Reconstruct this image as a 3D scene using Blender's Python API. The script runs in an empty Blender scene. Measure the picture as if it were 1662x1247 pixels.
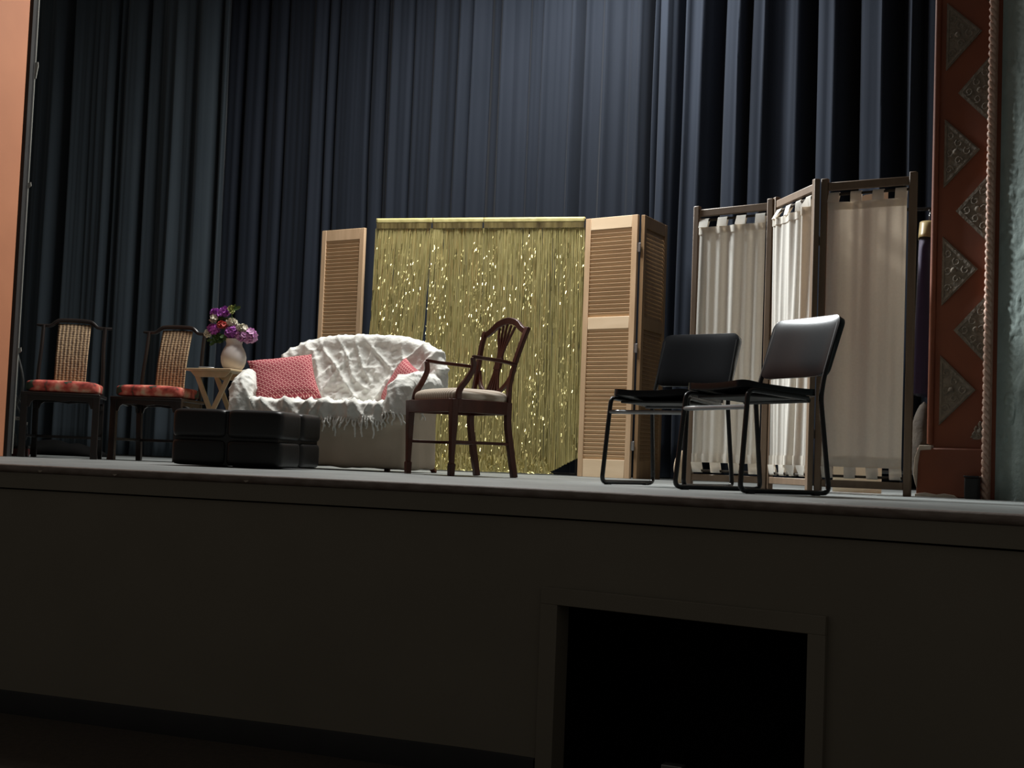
import bpy, bmesh, math, random
from mathutils import Vector, Matrix, noise
R = math.radians
random.seed(7)
C = bpy.context.scene.collection
SC = bpy.context.scene

# ------------------------------------------------------------------ camera
ST = 1.10                       # height of the stage deck above the auditorium floor
F = 2170.0                      # focal length in pixels of a 1662 wide frame
PITCH, ROLL = R(3.30), R(2.2)
cam_d = bpy.data.cameras.new('camera'); cam = bpy.data.objects.new('camera', cam_d); C.objects.link(cam)
CM = Matrix.Translation((0, 0, ST + .10)) @ Matrix.Rotation(R(90) + PITCH, 4, 'X') @ Matrix.Rotation(ROLL, 4, 'Z')
cam.matrix_world = CM
cam_d.sensor_width = 36; cam_d.lens = F / 1662 * 36; cam_d.clip_start = .05; cam_d.clip_end = 200
SC.camera = cam
# ------------------------------------------------------------------ world, exposure
SC.view_settings.view_transform = 'Standard'; SC.view_settings.look = 'None'
SC.view_settings.gamma = 1; SC.view_settings.use_curve_mapping = False; SC.view_settings.exposure = 0.0
w = bpy.data.worlds.new('world'); SC.world = w; w.use_nodes = True
w.node_tree.nodes['Background'].inputs[0].default_value = (1.0, .93, .84, 1)
w.node_tree.nodes['Background'].inputs[1].default_value = .075

# ------------------------------------------------------------------ stage lights
def area(name, loc, target, sx, sy, power, col):
    l = bpy.data.lights.new(name, 'AREA'); l.shape = 'RECTANGLE'; l.size = sx; l.size_y = sy; l.energy = power; l.color = col
    o = bpy.data.objects.new(name, l); C.objects.link(o); o.location = loc
    o.rotation_euler = (Vector(target) - Vector(loc)).to_track_quat('-Z', 'Y').to_euler()
    return o
area('stage_work_light', (-.3, 9.75, ST + 4.9), (-.25, 9.7, ST), 2.0, .5, 330, (1, .985, .95))
area('stage_border_light', (-.3, 8.6, ST + 5.2), (.5, 11.8, ST + 1.5), 1.6, .4, 30, (.93, .96, 1))
sl = area('stage_side_light', (-2.4, 10.0, ST + 4.75), (1.5, 7.1, ST + .85), .6, .6, 27, (.96, 1, 1)); sl.data.spread = R(30)
area('wing_light', (-1.2, 10.4, ST + 4.6), (-3.5, 8.6, ST + 1.9), .5, .4, 13, (1, .93, .84))

# ------------------------------------------------------------------ pixel helpers
CMI = CM.inverted()
def ray(px, py):
    d = Vector(((px - 831) / F, -(py - 623.5) / F, -1.0))
    return CM.translation.copy(), (CM.to_3x3() @ d)
def at(px, py, Y):
    o, d = ray(px, py); t = (Y - o.y) / d.y
    return o + d * t
def on_plane(px, py, p, n):
    o, d = ray(px, py); t = (Vector(p) - o).dot(n) / d.dot(n)
    return o + d * t
def proj(v):
    c = CMI @ Vector(v); return 831 + F * c.x / -c.z, 623.5 - F * c.y / -c.z
def on_deck(px, Y, z=0):
    a, b = -6.0, 6.0
    for _ in range(40):
        m = (a + b) / 2
        if proj((m, Y, ST + z))[0] < px: a = m
        else: b = m
    return Vector((a, Y, ST + z))

# ------------------------------------------------------------------ materials
def nt(name):
    m = bpy.data.materials.new(name); m.use_nodes = True
    return m, m.node_tree, m.node_tree.nodes['Principled BSDF']
def setp(b, **k):
    for a, v in k.items():
        a = {'rough': 'Roughness', 'metal': 'Metallic', 'sheen': 'Sheen Weight', 'coat': 'Coat Weight', 'spec': 'Specular IOR Level',
             'trans': 'Transmission Weight', 'sheen_r': 'Sheen Roughness'}[a]
        b.inputs[a].default_value = v
def mat(name, c1, c2=None, scale=8, stretch=(1, 1, 1), detail=4, bump=0, bscale=None, bdist=.01, **k):
    m, t, b = nt(name); N = t.nodes; L = t.links
    setp(b, **k)
    tc = N.new('ShaderNodeTexCoord'); mp = N.new('ShaderNodeMapping'); mp.inputs['Scale'].default_value = stretch
    L.new(tc.outputs['Object'], mp.inputs[0])
    n = N.new('ShaderNodeTexNoise'); n.inputs['Scale'].default_value = scale; n.inputs['Detail'].default_value = detail
    L.new(mp.outputs[0], n.inputs['Vector'])
    if c2 is None: c2 = tuple(x * .85 for x in c1)
    r = N.new('ShaderNodeValToRGB'); r.color_ramp.elements[0].position = .32; r.color_ramp.elements[1].position = .68
    r.color_ramp.elements[0].color = (*c1, 1); r.color_ramp.elements[1].color = (*c2, 1)
    L.new(n.outputs['Fac'], r.inputs[0]); L.new(r.outputs[0], b.inputs['Base Color'])
    if bump:
        n2 = N.new('ShaderNodeTexNoise'); n2.inputs['Scale'].default_value = bscale or scale * 3; n2.inputs['Detail'].default_value = 5
        L.new(mp.outputs[0], n2.inputs['Vector'])
        bp = N.new('ShaderNodeBump'); bp.inputs['Strength'].default_value = bump; bp.inputs['Distance'].default_value = bdist
        L.new(n2.outputs['Fac'], bp.inputs['Height']); L.new(bp.outputs[0], b.inputs['Normal'])
    return m
M = {}
M['deck'] = mat('painted_stage_boards', (.17, .185, .18), (.235, .25, .245), 5, (1, .4, 1), rough=.55, bump=.15, bdist=.004)
M['wallf'] = mat('dark_grey_brown_paint', (.185, .165, .125), (.205, .183, .14), 2, rough=.75, bump=.1, bdist=.003)
M['nosing'] = mat('worn_nosing_wood', (.16, .12, .095), (.25, .21, .18), 14, (1, 1, 3), rough=.7, bump=.3, bdist=.005)
M['black'] = mat('black_rubber_base', (.012, .012, .012), (.02, .02, .02), 5, rough=.7)
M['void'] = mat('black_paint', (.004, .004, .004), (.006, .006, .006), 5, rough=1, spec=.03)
M['carpet'] = mat('dark_brown_carpet', (.06, .045, .03), (.04, .03, .022), 40, rough=1, bump=.4, bdist=.01)
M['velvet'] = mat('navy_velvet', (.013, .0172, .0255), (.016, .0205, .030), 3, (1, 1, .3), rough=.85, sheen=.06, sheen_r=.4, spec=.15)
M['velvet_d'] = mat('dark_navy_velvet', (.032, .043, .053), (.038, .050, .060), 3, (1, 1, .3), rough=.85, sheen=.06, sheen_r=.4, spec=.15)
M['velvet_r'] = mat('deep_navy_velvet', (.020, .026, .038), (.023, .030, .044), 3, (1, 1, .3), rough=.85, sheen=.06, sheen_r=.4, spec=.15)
M['orange'] = mat('orange_plaster', (.42, .165, .080), (.46, .185, .09), 3, rough=.7, bump=.15, bdist=.004)
M['terra'] = mat('terracotta_plaster', (.20, .052, .019), (.165, .042, .016), 5, rough=.6, bump=.3, bdist=.004)
M['relief'] = mat('greyed_relief_plaster', (.20, .165, .125), (.14, .115, .085), 30, rough=.75, bump=.8, bscale=40, bdist=.01)
M['chip'] = mat('bare_white_plaster', (.50, .44, .37), (.40, .34, .28), 20, rough=.9)
M['braid'] = mat('rope_moulding_plaster', (.62, .42, .33), (.50, .30, .22), 40, rough=.5)
M['stucco'] = mat('teal_grey_stucco', (.26, .325, .305), (.205, .26, .245), 6, rough=.8, bump=.5, bscale=30, bdist=.01)
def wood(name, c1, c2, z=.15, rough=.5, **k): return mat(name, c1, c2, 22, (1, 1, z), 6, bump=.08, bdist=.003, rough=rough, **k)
M['pine'] = wood('pale_pine', (.60, .42, .26), (.50, .34, .20))
M['pine_l'] = mat('light_pine_rail', (.80, .63, .43), (.72, .55, .36), 22, (.15, 1, 1), 6, rough=.5)
M['slat'] = mat('pine_slats', (.66, .46, .27), (.56, .38, .22), 14, (.1, 1, 1), 5, rough=.5)
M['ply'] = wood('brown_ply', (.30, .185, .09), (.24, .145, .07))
M['tray'] = mat('light_beech', (.60, .47, .29), (.52, .40, .24), 18, (1, 1, .2), 5, rough=.45)
M['ebony'] = mat('dark_lacquered_wood', (.018, .013, .011), (.013, .010, .009), 10, rough=.32, coat=.1, spec=.35)
M['mahog'] = mat('mahogany', (.075, .018, .008), (.048, .011, .005), 14, (1, 1, .2), 5, rough=.38, coat=.08, spec=.3)
M['screenw'] = wood('aged_screen_pine', (.20, .132, .082), (.155, .10, .06))
M['vinyl'] = mat('black_vinyl', (.007, .0075, .009), (.008, .0085, .010), 6, rough=.20, bump=.06, bscale=60, bdist=.001, spec=.22)
M['tube'] = mat('black_steel_tube', (.014, .014, .015), (.018, .018, .018), 6, rough=.25, metal=.3)
M['chrome'] = mat('worn_grey_metal', (.30, .30, .30), (.24, .24, .24), 12, rough=.35, metal=.7)
M['leather'] = mat('black_leather', (.006, .006, .006), (.008, .008, .008), 5, spec=.3, rough=.42, bump=.25, bscale=25, bdist=.004)
M['vase'] = mat('cream_ceramic', (.62, .58, .55), (.57, .53, .50), 4, rough=.45)
M['cover'] = mat('beige_slipcover', (.56, .48, .38), (.47, .40, .31), 4, rough=.95, bump=.2, bdist=.004)
M['throw'] = mat('white_crinkled_cotton', (.80, .81, .76), (.74, .75, .70), 7, rough=.9, bump=.5, bscale=30, bdist=.012, sheen=.15)
M['metal'] = mat('pale_cable_sheath', (.42, .42, .38), (.33, .33, .30), 8, rough=.5)
M['rope'] = mat('grey_rope', (.10, .11, .11), (.07, .075, .075), 30, rough=.9)
M['redbox'] = mat('dull_red_case', (.12, .02, .015), (.08, .015, .012), 8, rough=.5)
M['purple'] = mat('purple_robe_cloth', (.018, .009, .05), (.013, .006, .038), 5, rough=.8, sheen=.3)
M['goldc'] = mat('gold_trim_cloth', (.40, .31, .15), (.28, .21, .09), 20, rough=.4)
M['brownc'] = mat('brown_cloth', (.05, .036, .022), (.03, .022, .015), 12, rough=.9, bump=.5, bdist=.01)
M['board'] = mat('cream_foam_board', (.80, .72, .56), (.74, .66, .50), 3, rough=.7)
M['peach'] = mat('cream_canvas', (.66, .52, .36), (.58, .45, .30), 9, rough=.9, bump=.3)
M['green'] = mat('leaf_green', (.05, .12, .03), (.09, .17, .05), 20, rough=.6)
M['lime'] = mat('lime_petal', (.45, .48, .16), (.35, .40, .14), 20, rough=.6)
M['violet'] = mat('violet_petal', (.40, .10, .46), (.50, .17, .55), 30, rough=.7)
M['lilac'] = mat('lilac_petal', (.62, .30, .58), (.70, .45, .66), 30, rough=.7)
M['white_p'] = mat('cream_petal', (.78, .76, .64), (.70, .66, .54), 30, rough=.7)
M['rose'] = mat('coral_red_petal', (.60, .08, .09), (.68, .16, .14), 30, rough=.7)
M['magenta'] = mat('magenta_petal', (.52, .10, .50), (.58, .18, .56), 30, rough=.7)

def math_node(t, op, a, b=None):
    n = t.nodes.new('ShaderNodeMath'); n.operation = op
    for i, v in enumerate((a, b)):
        if v is None: continue
        if isinstance(v, (int, float)): n.inputs[i].default_value = v
        else: t.links.new(v, n.inputs[i])
    return n.outputs[0]
def pillow_mat():
    m, t, b = nt('raspberry_lattice_weave'); setp(b, rough=.9)
    tc = t.nodes.new('ShaderNodeTexCoord'); s = t.nodes.new('ShaderNodeSeparateXYZ'); t.links.new(tc.outputs['Object'], s.inputs[0])
    k = 2 * math.pi / .036
    a = math_node(t, 'SINE', math_node(t, 'MULTIPLY', math_node(t, 'ADD', s.outputs[0], s.outputs[2]), k))
    c = math_node(t, 'SINE', math_node(t, 'MULTIPLY', math_node(t, 'SUBTRACT', s.outputs[0], s.outputs[2]), k))
    v = math_node(t, 'MAXIMUM', math_node(t, 'MULTIPLY', a, c), math_node(t, 'MULTIPLY', math_node(t, 'ADD', a, .1), .62))
    r = t.nodes.new('ShaderNodeValToRGB'); e = r.color_ramp.elements
    e[0].position = .15; e[0].color = (.30, .04, .058, 1); e[1].position = .85; e[1].color = (.85, .52, .46, 1)
    x = r.color_ramp.elements.new(.5); x.color = (.42, .085, .10, 1)
    t.links.new(v, r.inputs[0]); t.links.new(r.outputs[0], b.inputs['Base Color']); return m
M['pillow'] = pillow_mat()
def stripe_mat(name, c1, c2, c3, per, axis=0):
    m, t, b = nt(name); setp(b, rough=.85)
    tc = t.nodes.new('ShaderNodeTexCoord'); s = t.nodes.new('ShaderNodeSeparateXYZ'); t.links.new(tc.outputs['Object'], s.inputs[0])
    v = math_node(t, 'SINE', math_node(t, 'MULTIPLY', s.outputs[axis], 2 * math.pi / per))
    v = math_node(t, 'ADD', math_node(t, 'MULTIPLY', v, .5), .5)
    r = t.nodes.new('ShaderNodeValToRGB'); e = r.color_ramp.elements
    e[0].position = .2; e[0].color = (*c1, 1); e[1].position = .85; e[1].color = (*c2, 1)
    x = e.new(.5); x.color = (*c3, 1)
    t.links.new(v, r.inputs[0]); t.links.new(r.outputs[0], b.inputs['Base Color']); return m
M['seat_stripe'] = stripe_mat('beige_striped_upholstery', (.34, .27, .20), (.66, .58, .48), (.54, .47, .38), .022)
def brocade():
    m, t, b = nt('red_floral_brocade'); setp(b, rough=.8)
    tc = t.nodes.new('ShaderNodeTexCoord'); n = t.nodes.new('ShaderNodeTexNoise'); n.inputs['Scale'].default_value = 9; n.inputs['Detail'].default_value = 3
    t.links.new(tc.outputs['Object'], n.inputs['Vector']); r = t.nodes.new('ShaderNodeValToRGB'); e = r.color_ramp.elements
    e[0].position = .40; e[0].color = (.03, .05, .03, 1); e[1].position = .68; e[1].color = (.62, .50, .34, 1)
    for p, c in ((.44, (.36, .045, .035, 1)), (.52, (.58, .13, .09, 1)), (.585, (.70, .32, .22, 1))):
        x = e.new(p); x.color = c
    t.links.new(n.outputs['Fac'], r.inputs[0]); t.links.new(r.outputs[0], b.inputs['Base Color']); return m
M['brocade'] = brocade()
def cane():
    m, t, b = nt('woven_cane'); setp(b, rough=.75)
    tc = t.nodes.new('ShaderNodeTexCoord'); s = t.nodes.new('ShaderNodeSeparateXYZ'); t.links.new(tc.outputs['Object'], s.inputs[0])
    a = math_node(t, 'SINE', math_node(t, 'MULTIPLY', s.outputs[0], 2 * math.pi / .026))
    c = math_node(t, 'SINE', math_node(t, 'MULTIPLY', s.outputs[2], 2 * math.pi / .017))
    n = t.nodes.new('ShaderNodeTexNoise'); n.inputs['Scale'].default_value = 60; t.links.new(tc.outputs['Object'], n.inputs['Vector'])
    v = math_node(t, 'ADD', math_node(t, 'ADD', math_node(t, 'MULTIPLY', a, .30), math_node(t, 'MULTIPLY', c, .12)), n.outputs['Fac'])
    r = t.nodes.new('ShaderNodeValToRGB'); e = r.color_ramp.elements
    e[0].position = .2; e[0].color = (.09, .055, .03, 1); e[1].position = .85; e[1].color = (.46, .32, .18, 1)
    t.links.new(v, r.inputs[0]); t.links.new(r.outputs[0], b.inputs['Base Color'])
    bp = t.nodes.new('ShaderNodeBump'); bp.inputs['Strength'].default_value = .7; bp.inputs['Distance'].default_value = .006
    t.links.new(v, bp.inputs['Height']); t.links.new(bp.outputs[0], b.inputs['Normal']); return m
M['cane'] = cane()
def foil():
    m, t, b = nt('gold_foil'); setp(b, rough=.27, metal=.5)
    tc = t.nodes.new('ShaderNodeTexCoord'); mp = t.nodes.new('ShaderNodeMapping'); mp.inputs['Scale'].default_value = (60, 60, 5)
    t.links.new(tc.outputs['Object'], mp.inputs[0]); n = t.nodes.new('ShaderNodeTexNoise'); n.inputs['Scale'].default_value = 1; n.inputs['Detail'].default_value = 2
    t.links.new(mp.outputs[0], n.inputs['Vector'])
    r = t.nodes.new('ShaderNodeValToRGB'); e = r.color_ramp.elements
    e[0].position = .3; e[0].color = (.46, .41, .16, 1); e[1].position = .7; e[1].color = (.64, .56, .25, 1)
    t.links.new(n.outputs['Fac'], r.inputs[0]); t.links.new(r.outputs[0], b.inputs['Base Color']); return m
M['foil'] = foil()
M['foil_top'] = mat('satin_gold_header', (.46, .41, .16), (.56, .50, .22), 14, (1, 1, .2), rough=.6, metal=.2)
M['foil_head'] = mat('brown_gold_header_foil', (.05, .034, .012), (.16, .125, .045), 14, (1, 1, .2), rough=.7, metal=0, spec=.2)
def fabric_translucent(name, c1, c2, tr=.35):
    m, t, b = nt(name); setp(b, rough=.95)
    tc = t.nodes.new('ShaderNodeTexCoord'); n = t.nodes.new('ShaderNodeTexNoise'); n.inputs['Scale'].default_value = 90; t.links.new(tc.outputs['Object'], n.inputs['Vector'])
    r = t.nodes.new('ShaderNodeValToRGB'); e = r.color_ramp.elements
    e[0].position = .3; e[0].color = (*c1, 1); e[1].position = .7; e[1].color = (*c2, 1); t.links.new(n.outputs['Fac'], r.inputs[0])
    t.links.new(r.outputs[0], b.inputs['Base Color'])
    tl = t.nodes.new('ShaderNodeBsdfTranslucent'); tl.inputs[0].default_value = (.80, .66, .50, 1)
    mx = t.nodes.new('ShaderNodeMixShader'); mx.inputs[0].default_value = tr
    t.links.new(b.outputs[0], mx.inputs[1]); t.links.new(tl.outputs[0], mx.inputs[2])
    t.links.new(mx.outputs[0], t.nodes['Material Output'].inputs[0]); return m
M['muslin'] = fabric_translucent('unbleached_muslin', (.76, .74, .68), (.82, .80, .74), .40)

# ------------------------------------------------------------------ mesh builder
class MB:
    def __init__(s): s.v = []; s.f = []
    def add(s, vs, fs):
        o = len(s.v); s.v += [tuple(x) for x in vs]; s.f += [tuple(i + o for i in f) for f in fs]; return s
    def box(s, c, d, rot=None):
        vs = []
        for z in (-.5, .5):
            for x, y in ((-.5, -.5), (.5, -.5), (.5, .5), (-.5, .5)):
                p = Vector((x * d[0], y * d[1], z * d[2]))
                if rot is not None: p = rot @ p
                vs.append(p + Vector(c))
        return s.add(vs, [(3, 2, 1, 0), (4, 5, 6, 7), (0, 1, 5, 4), (1, 2, 6, 5), (2, 3, 7, 6), (3, 0, 4, 7)])
    def bb(s, x0, x1, y0, y1, z0, z1):
        return s.box(((x0 + x1) / 2, (y0 + y1) / 2, (z0 + z1) / 2), (abs(x1 - x0), abs(y1 - y0), abs(z1 - z0)))
    def sweep(s, path, dims, ref=(0, 1, 0)):
        """rectangular section along a path; dims = one (w, h) or one per point; ref fixes the h direction"""
        path = [Vector(p) for p in path]; n = len(path)
        if not isinstance(dims[0], (tuple, list)): dims = [dims] * n
        vs = []; fs = []
        for i, p in enumerate(path):
            t = (path[min(i + 1, n - 1)] - path[max(i - 1, 0)]).normalized()
            a = t.cross(Vector(ref)).normalized(); b = a.cross(t).normalized()
            w_, h_ = dims[i][0] / 2, dims[i][1] / 2
            vs += [p + a * w_ + b * h_, p - a * w_ + b * h_, p - a * w_ - b * h_, p + a * w_ - b * h_]
        for i in range(n - 1):
            for k in range(4): fs.append((i * 4 + k, i * 4 + (k + 1) % 4, (i + 1) * 4 + (k + 1) % 4, (i + 1) * 4 + k))
        fs += [(3, 2, 1, 0), tuple((n - 1) * 4 + k for k in range(4))]
        return s.add(vs, fs)
    def tube(s, path, r, n=10, closed=False):
        path = [Vector(p) for p in path]; m = len(path); rs = r if isinstance(r, (list, tuple)) else [r] * m
        vs = []; fs = []; up = None
        for i, p in enumerate(path):
            a = path[(i + 1) % m] if closed else path[min(i + 1, m - 1)]; b = path[i - 1] if closed else path[max(i - 1, 0)]
            t = (a - b).normalized()
            if up is None:
                up = t.cross(Vector((0, 0, 1)));
                if up.length < .1: up = t.cross(Vector((0, 1, 0)))
                up.normalize()
            else: up = (up - t * up.dot(t)).normalized()
            sd = t.cross(up)
            for k in range(n):
                an = 2 * math.pi * k / n; vs.append(p + (up * math.cos(an) + sd * math.sin(an)) * rs[i])
        for i in range(m if closed else m - 1):
            for k in range(n):
                j = (i + 1) % m; fs.append((i * n + k, i * n + (k + 1) % n, j * n + (k + 1) % n, j * n + k))
        if not closed: fs += [tuple(reversed(range(n))), tuple((m - 1) * n + k for k in range(n))]
        return s.add(vs, fs)
    def lathe(s, prof, n=40, c=(0, 0, 0)):
        vs = []; fs = []; m = len(prof)
        for r, z in prof:
            for k in range(n):
                a = 2 * math.pi * k / n; vs.append((c[0] + r * math.cos(a), c[1] + r * math.sin(a), c[2] + z))
        for i in range(m - 1):
            for k in range(n): fs.append((i * n + k, i * n + (k + 1) % n, (i + 1) * n + (k + 1) % n, (i + 1) * n + k))
        fs += [tuple(reversed(range(n))), tuple((m - 1) * n + k for k in range(n))]
        return s.add(vs, fs)
    def grid(s, fn, nu, nv):
        vs = [fn(i / nu, j / nv) for j in range(nv + 1) for i in range(nu + 1)]
        fs = [(j * (nu + 1) + i, j * (nu + 1) + i + 1, (j + 1) * (nu + 1) + i + 1, (j + 1) * (nu + 1) + i) for j in range(nv) for i in range(nu)]
        return s.add(vs, fs)
    def prism(s, poly, fn, d0, d1):
        """poly (a, b) pairs; fn(a, b, d) -> point"""
        n = len(poly); vs = [fn(a, b, d0) for a, b in poly] + [fn(a, b, d1) for a, b in poly]
        fs = [tuple(reversed(range(n))), tuple(range(n, 2 * n))] + [(k, (k + 1) % n, n + (k + 1) % n, n + k) for k in range(n)]
        return s.add(vs, fs)
    def ball(s, c, r, nu=14, nv=9):
        rx, ry, rz = r if isinstance(r, tuple) else (r, r, r)
        prof = [(max(.001, math.sin(math.pi * j / nv)), -math.cos(math.pi * j / nv)) for j in range(nv + 1)]
        t = MB().lathe(prof, nu); return s.add([(c[0] + x * rx, c[1] + y * ry, c[2] + z * rz) for x, y, z in t.v], t.f)
    def build(s, name, m, parent=None, bevel=0, angle=35, solid=0, sub=0):
        me = bpy.data.meshes.new(name); me.from_pydata([tuple(x) for x in s.v], [], s.f)
        b = bmesh.new(); b.from_mesh(me); bmesh.ops.recalc_face_normals(b, faces=b.faces); b.to_mesh(me); b.free()
        me.materials.append(m); me.polygons.foreach_set('use_smooth', [True] * len(me.polygons)); me.set_sharp_from_angle(angle=R(angle))
        o = bpy.data.objects.new(name, me); C.objects.link(o)
        if parent: o.parent = parent
        if solid:
            q = o.modifiers.new('solid', 'SOLIDIFY'); q.thickness = solid; q.offset = 0
        if bevel:
            q = o.modifiers.new('bevel', 'BEVEL'); q.width = bevel; q.segments = 2; q.limit_method = 'ANGLE'; q.angle_limit = R(40); q.segments = 3 if bevel > .009 else 2
        if sub:
            q = o.modifiers.new('sub', 'SUBSURF'); q.levels = sub; q.render_levels = sub
        return o
def tag(o, label=None, cat=None, group=None, kind=None):
    for k, v in (('label', label), ('category', cat), ('group', group), ('kind', kind)):
        if v: o[k] = v
    return o
def thing(name, label, cat, loc, phi=0, group=None):
    o = bpy.data.objects.new(name, None); C.objects.link(o); o.empty_display_size = .1
    o.location = loc; o.rotation_euler = (0, 0, R(phi)); return tag(o, label, cat, group)
def copy_tree(o, parent=None):
    c = o.copy(); C.objects.link(c); c.parent = parent
    for ch in list(o.children): copy_tree(ch, c)
    return c
def struct(o): o['kind'] = 'structure'; return o
def catmull(pts, k=8):
    pts = [Vector(p) for p in pts]; out = []
    P = [pts[0] * 2 - pts[1]] + pts + [pts[-1] * 2 - pts[-2]]
    for i in range(1, len(P) - 2):
        for j in range(k):
            t = j / k; a, b, c, d = P[i - 1:i + 3]
            out.append(.5 * ((2 * b) + (c - a) * t + (2 * a - 5 * b + 4 * c - d) * t * t + (3 * b - a - 3 * c + d) * t ** 3))
    return out + [pts[-1]]

# ------------------------------------------------------------------ stage, front wall, floor
edge = []
for px, Y in ((0, 6.05), (300, 5.68), (600, 5.36), (900, 5.03), (1262, 4.5), (1662, 4.0)): edge.append(on_deck(px, Y))
edge = [Vector((-4.3, 6.9, ST)), Vector((-3.2, 6.4, ST))] + edge + [Vector((1.95, 3.62, ST)), Vector((2.5, 3.0, ST)), Vector((3.1, 2.3, ST))]
edge = catmull(edge, 10)
def norm_at(i):
    a = edge[max(i - 1, 0)]; b = edge[min(i + 1, len(edge) - 1)]; t = (b - a).normalized()
    return Vector((t.y, -t.x, 0)).normalized()           # towards the auditorium
nrm = [norm_at(i) for i in range(len(edge))]
def ribbon(name, m, prof, parent=None, i0=0, i1=None, **k):
    """prof = closed loop of (out, z) pairs swept along the stage edge"""
    i1 = len(edge) - 1 if i1 is None else i1; b = MB(); n = len(prof); vs = []; fs = []
    for i in range(i0, i1 + 1):
        for o_, z in prof: p = edge[i] + nrm[i] * o_; vs.append((p.x, p.y, z))
    for i in range(i1 - i0):
        for q in range(n): fs.append((i * n + q, i * n + (q + 1) % n, (i + 1) * n + (q + 1) % n, (i + 1) * n + q))
    fs += [tuple(range(n)), tuple((i1 - i0) * n + q for q in reversed(range(n)))]
    return b.add(vs, fs).build(name, m, parent, **k)
pts = [(p.x, p.y) for p in edge]
b = MB(); poly = pts + [(5.5, 2.3), (5.5, 13), (-3.0, 17.5), (-7.5, 17.5), (-6.5, 6.9)]
b.prism(poly, lambda x, y, d: (x, y, d), ST - .05, ST)
struct(b.build('stage_deck', M['deck'], angle=20))
# plank seams are narrow grooves laid as dark joint strips flush with the boards
nose = struct(ribbon('trim_nosing', M['nosing'], [(0.0, ST - .035), (.012, ST - .035), (.022, ST - .026), (.022, ST - .008), (.012, ST), (0.0, ST + .0005)], angle=60))
struct(ribbon('trim_fascia', M['wallf'], [(-.02, ST - .105), (.012, ST - .105), (.012, ST - .036), (-.02, ST - .036)]))
# front wall with the crawl-space opening cut out of it
def idx(px):
    return min(range(len(edge)), key=lambda i: abs(proj(edge[i] + Vector((0, 0, -.45)))[0] - px))
# dense edge resampling so that the opening lands where it belongs
def resample(pl, step=.04):
    out = [pl[0]]; acc = 0
    for a, c in zip(pl, pl[1:]):
        L = (c - a).length; n = max(1, int(L / step))
        for k in range(1, n + 1): out.append(a + (c - a) * k / n)
    return out
edge = resample(edge); nrm = [norm_at(i) for i in range(len(edge))]
def idz(px, z):
    return min(range(len(edge)), key=lambda i: abs(proj(Vector((edge[i].x, edge[i].y, z)))[0] - px))
iL, iR = idz(903, .68), idz(1311, .68)
ZT = ST - .426
struct(ribbon('wall_front', M['wallf'], [(-.03, 0), (0, 0), (0, ST - .112), (-.03, ST - .112)], i1=iL))
struct(ribbon('wall_front', M['wallf'], [(-.03, 0), (0, 0), (0, ST - .112), (-.03, ST - .112)], i0=iR))
struct(ribbon('wall_front', M['wallf'], [(-.03, ZT), (0, ZT), (0, ST - .112), (-.03, ST - .112)], i0=iL, i1=iR))
struct(ribbon('wall_behind_joint', M['void'], [(-.05, ST - .14), (-.025, ST - .14), (-.025, ST - .09), (-.05, ST - .09)]))
iO, iQ = idz(870, .3), idz(1342, .68)
struct(ribbon('baseboard_front', M['black'], [(0, 0), (.012, 0), (.012, .09), (.006, .1), (0, .1)], i1=iO))
PL, PR = edge[iL], edge[iR]; dirO = (PR - PL).normalized(); nO = Vector((dirO.y, -dirO.x, 0))
def O(u, out, z): p = PL + dirO * u + nO * out; return (p.x, p.y, z)
WO = (PR - PL).length
dr = thing('door_1', None, None, O(0, 0, 0)); del_keys = None
struct(dr)
def obx(b_, u0, u1, o0, o1, z0, z1):
    return b_.prism([(u0, o0), (u1, o0), (u1, o1), (u0, o1)], lambda a, c, d: tuple(Vector(O(a, c, d)) - Vector(O(0, 0, 0))), z0, z1)
sag = max((edge[i] - PL).dot(nO) for i in range(iL, iR + 1))
obx(MB(), -.075, 0, -.06, .022, 0, ZT + .0).build('jamb', M['wallf'], dr, bevel=.002)
obx(MB(), WO, WO + .062, -.06, .022, 0, ZT + .0).build('jamb', M['wallf'], dr, bevel=.002)
obx(MB(), -.075, WO + .062, -.0, .022 + max(0, sag), ZT, ZT + .062).build('casing_head', M['wallf'], dr, bevel=.002)
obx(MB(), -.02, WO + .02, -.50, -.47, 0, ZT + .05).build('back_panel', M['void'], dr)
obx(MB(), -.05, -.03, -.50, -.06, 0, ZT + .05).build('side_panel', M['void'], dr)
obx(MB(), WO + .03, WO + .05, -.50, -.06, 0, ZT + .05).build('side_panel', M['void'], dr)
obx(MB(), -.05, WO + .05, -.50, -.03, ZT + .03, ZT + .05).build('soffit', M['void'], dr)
# auditorium floor
struct(MB().prism([(-7, -1.5), (5, -1.5), (5, 5), (-7, 9)], lambda x, y, d: (x, y, d), -.05, 0).build('floor', M['carpet']))
# small pale carton just inside the crawl opening
p = at(1093, 1241, 4.83)
cb = MB().box((0, 0, (p.z) / 2), (.078, .05, p.z)).build('small_carton', M['chrome'], bevel=.004)
cb.location = (p.x, p.y, 0); cb.rotation_euler = (0, 0, R(-25)); tag(cb, 'small grey carton standing inside the black opening below the stage', 'box')
# paint chips along the lip
for px in (65, 200, 402):
    i = idz(px, ST); q = edge[i] + nrm[i] * .0235
    b = MB().prism([(-.014, 0), (.012, .001), (.007, -.004), (-.003, -.008)], lambda a, c, d: (a, -d, c), -.0008, .0008)
    o = b.build('trim_chip', M['chip']); o.location = (q.x, q.y, ST - .022); o.rotation_euler = (0, 0, math.atan2(-nrm[i].x, nrm[i].y) + math.pi); struct(o)

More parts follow.
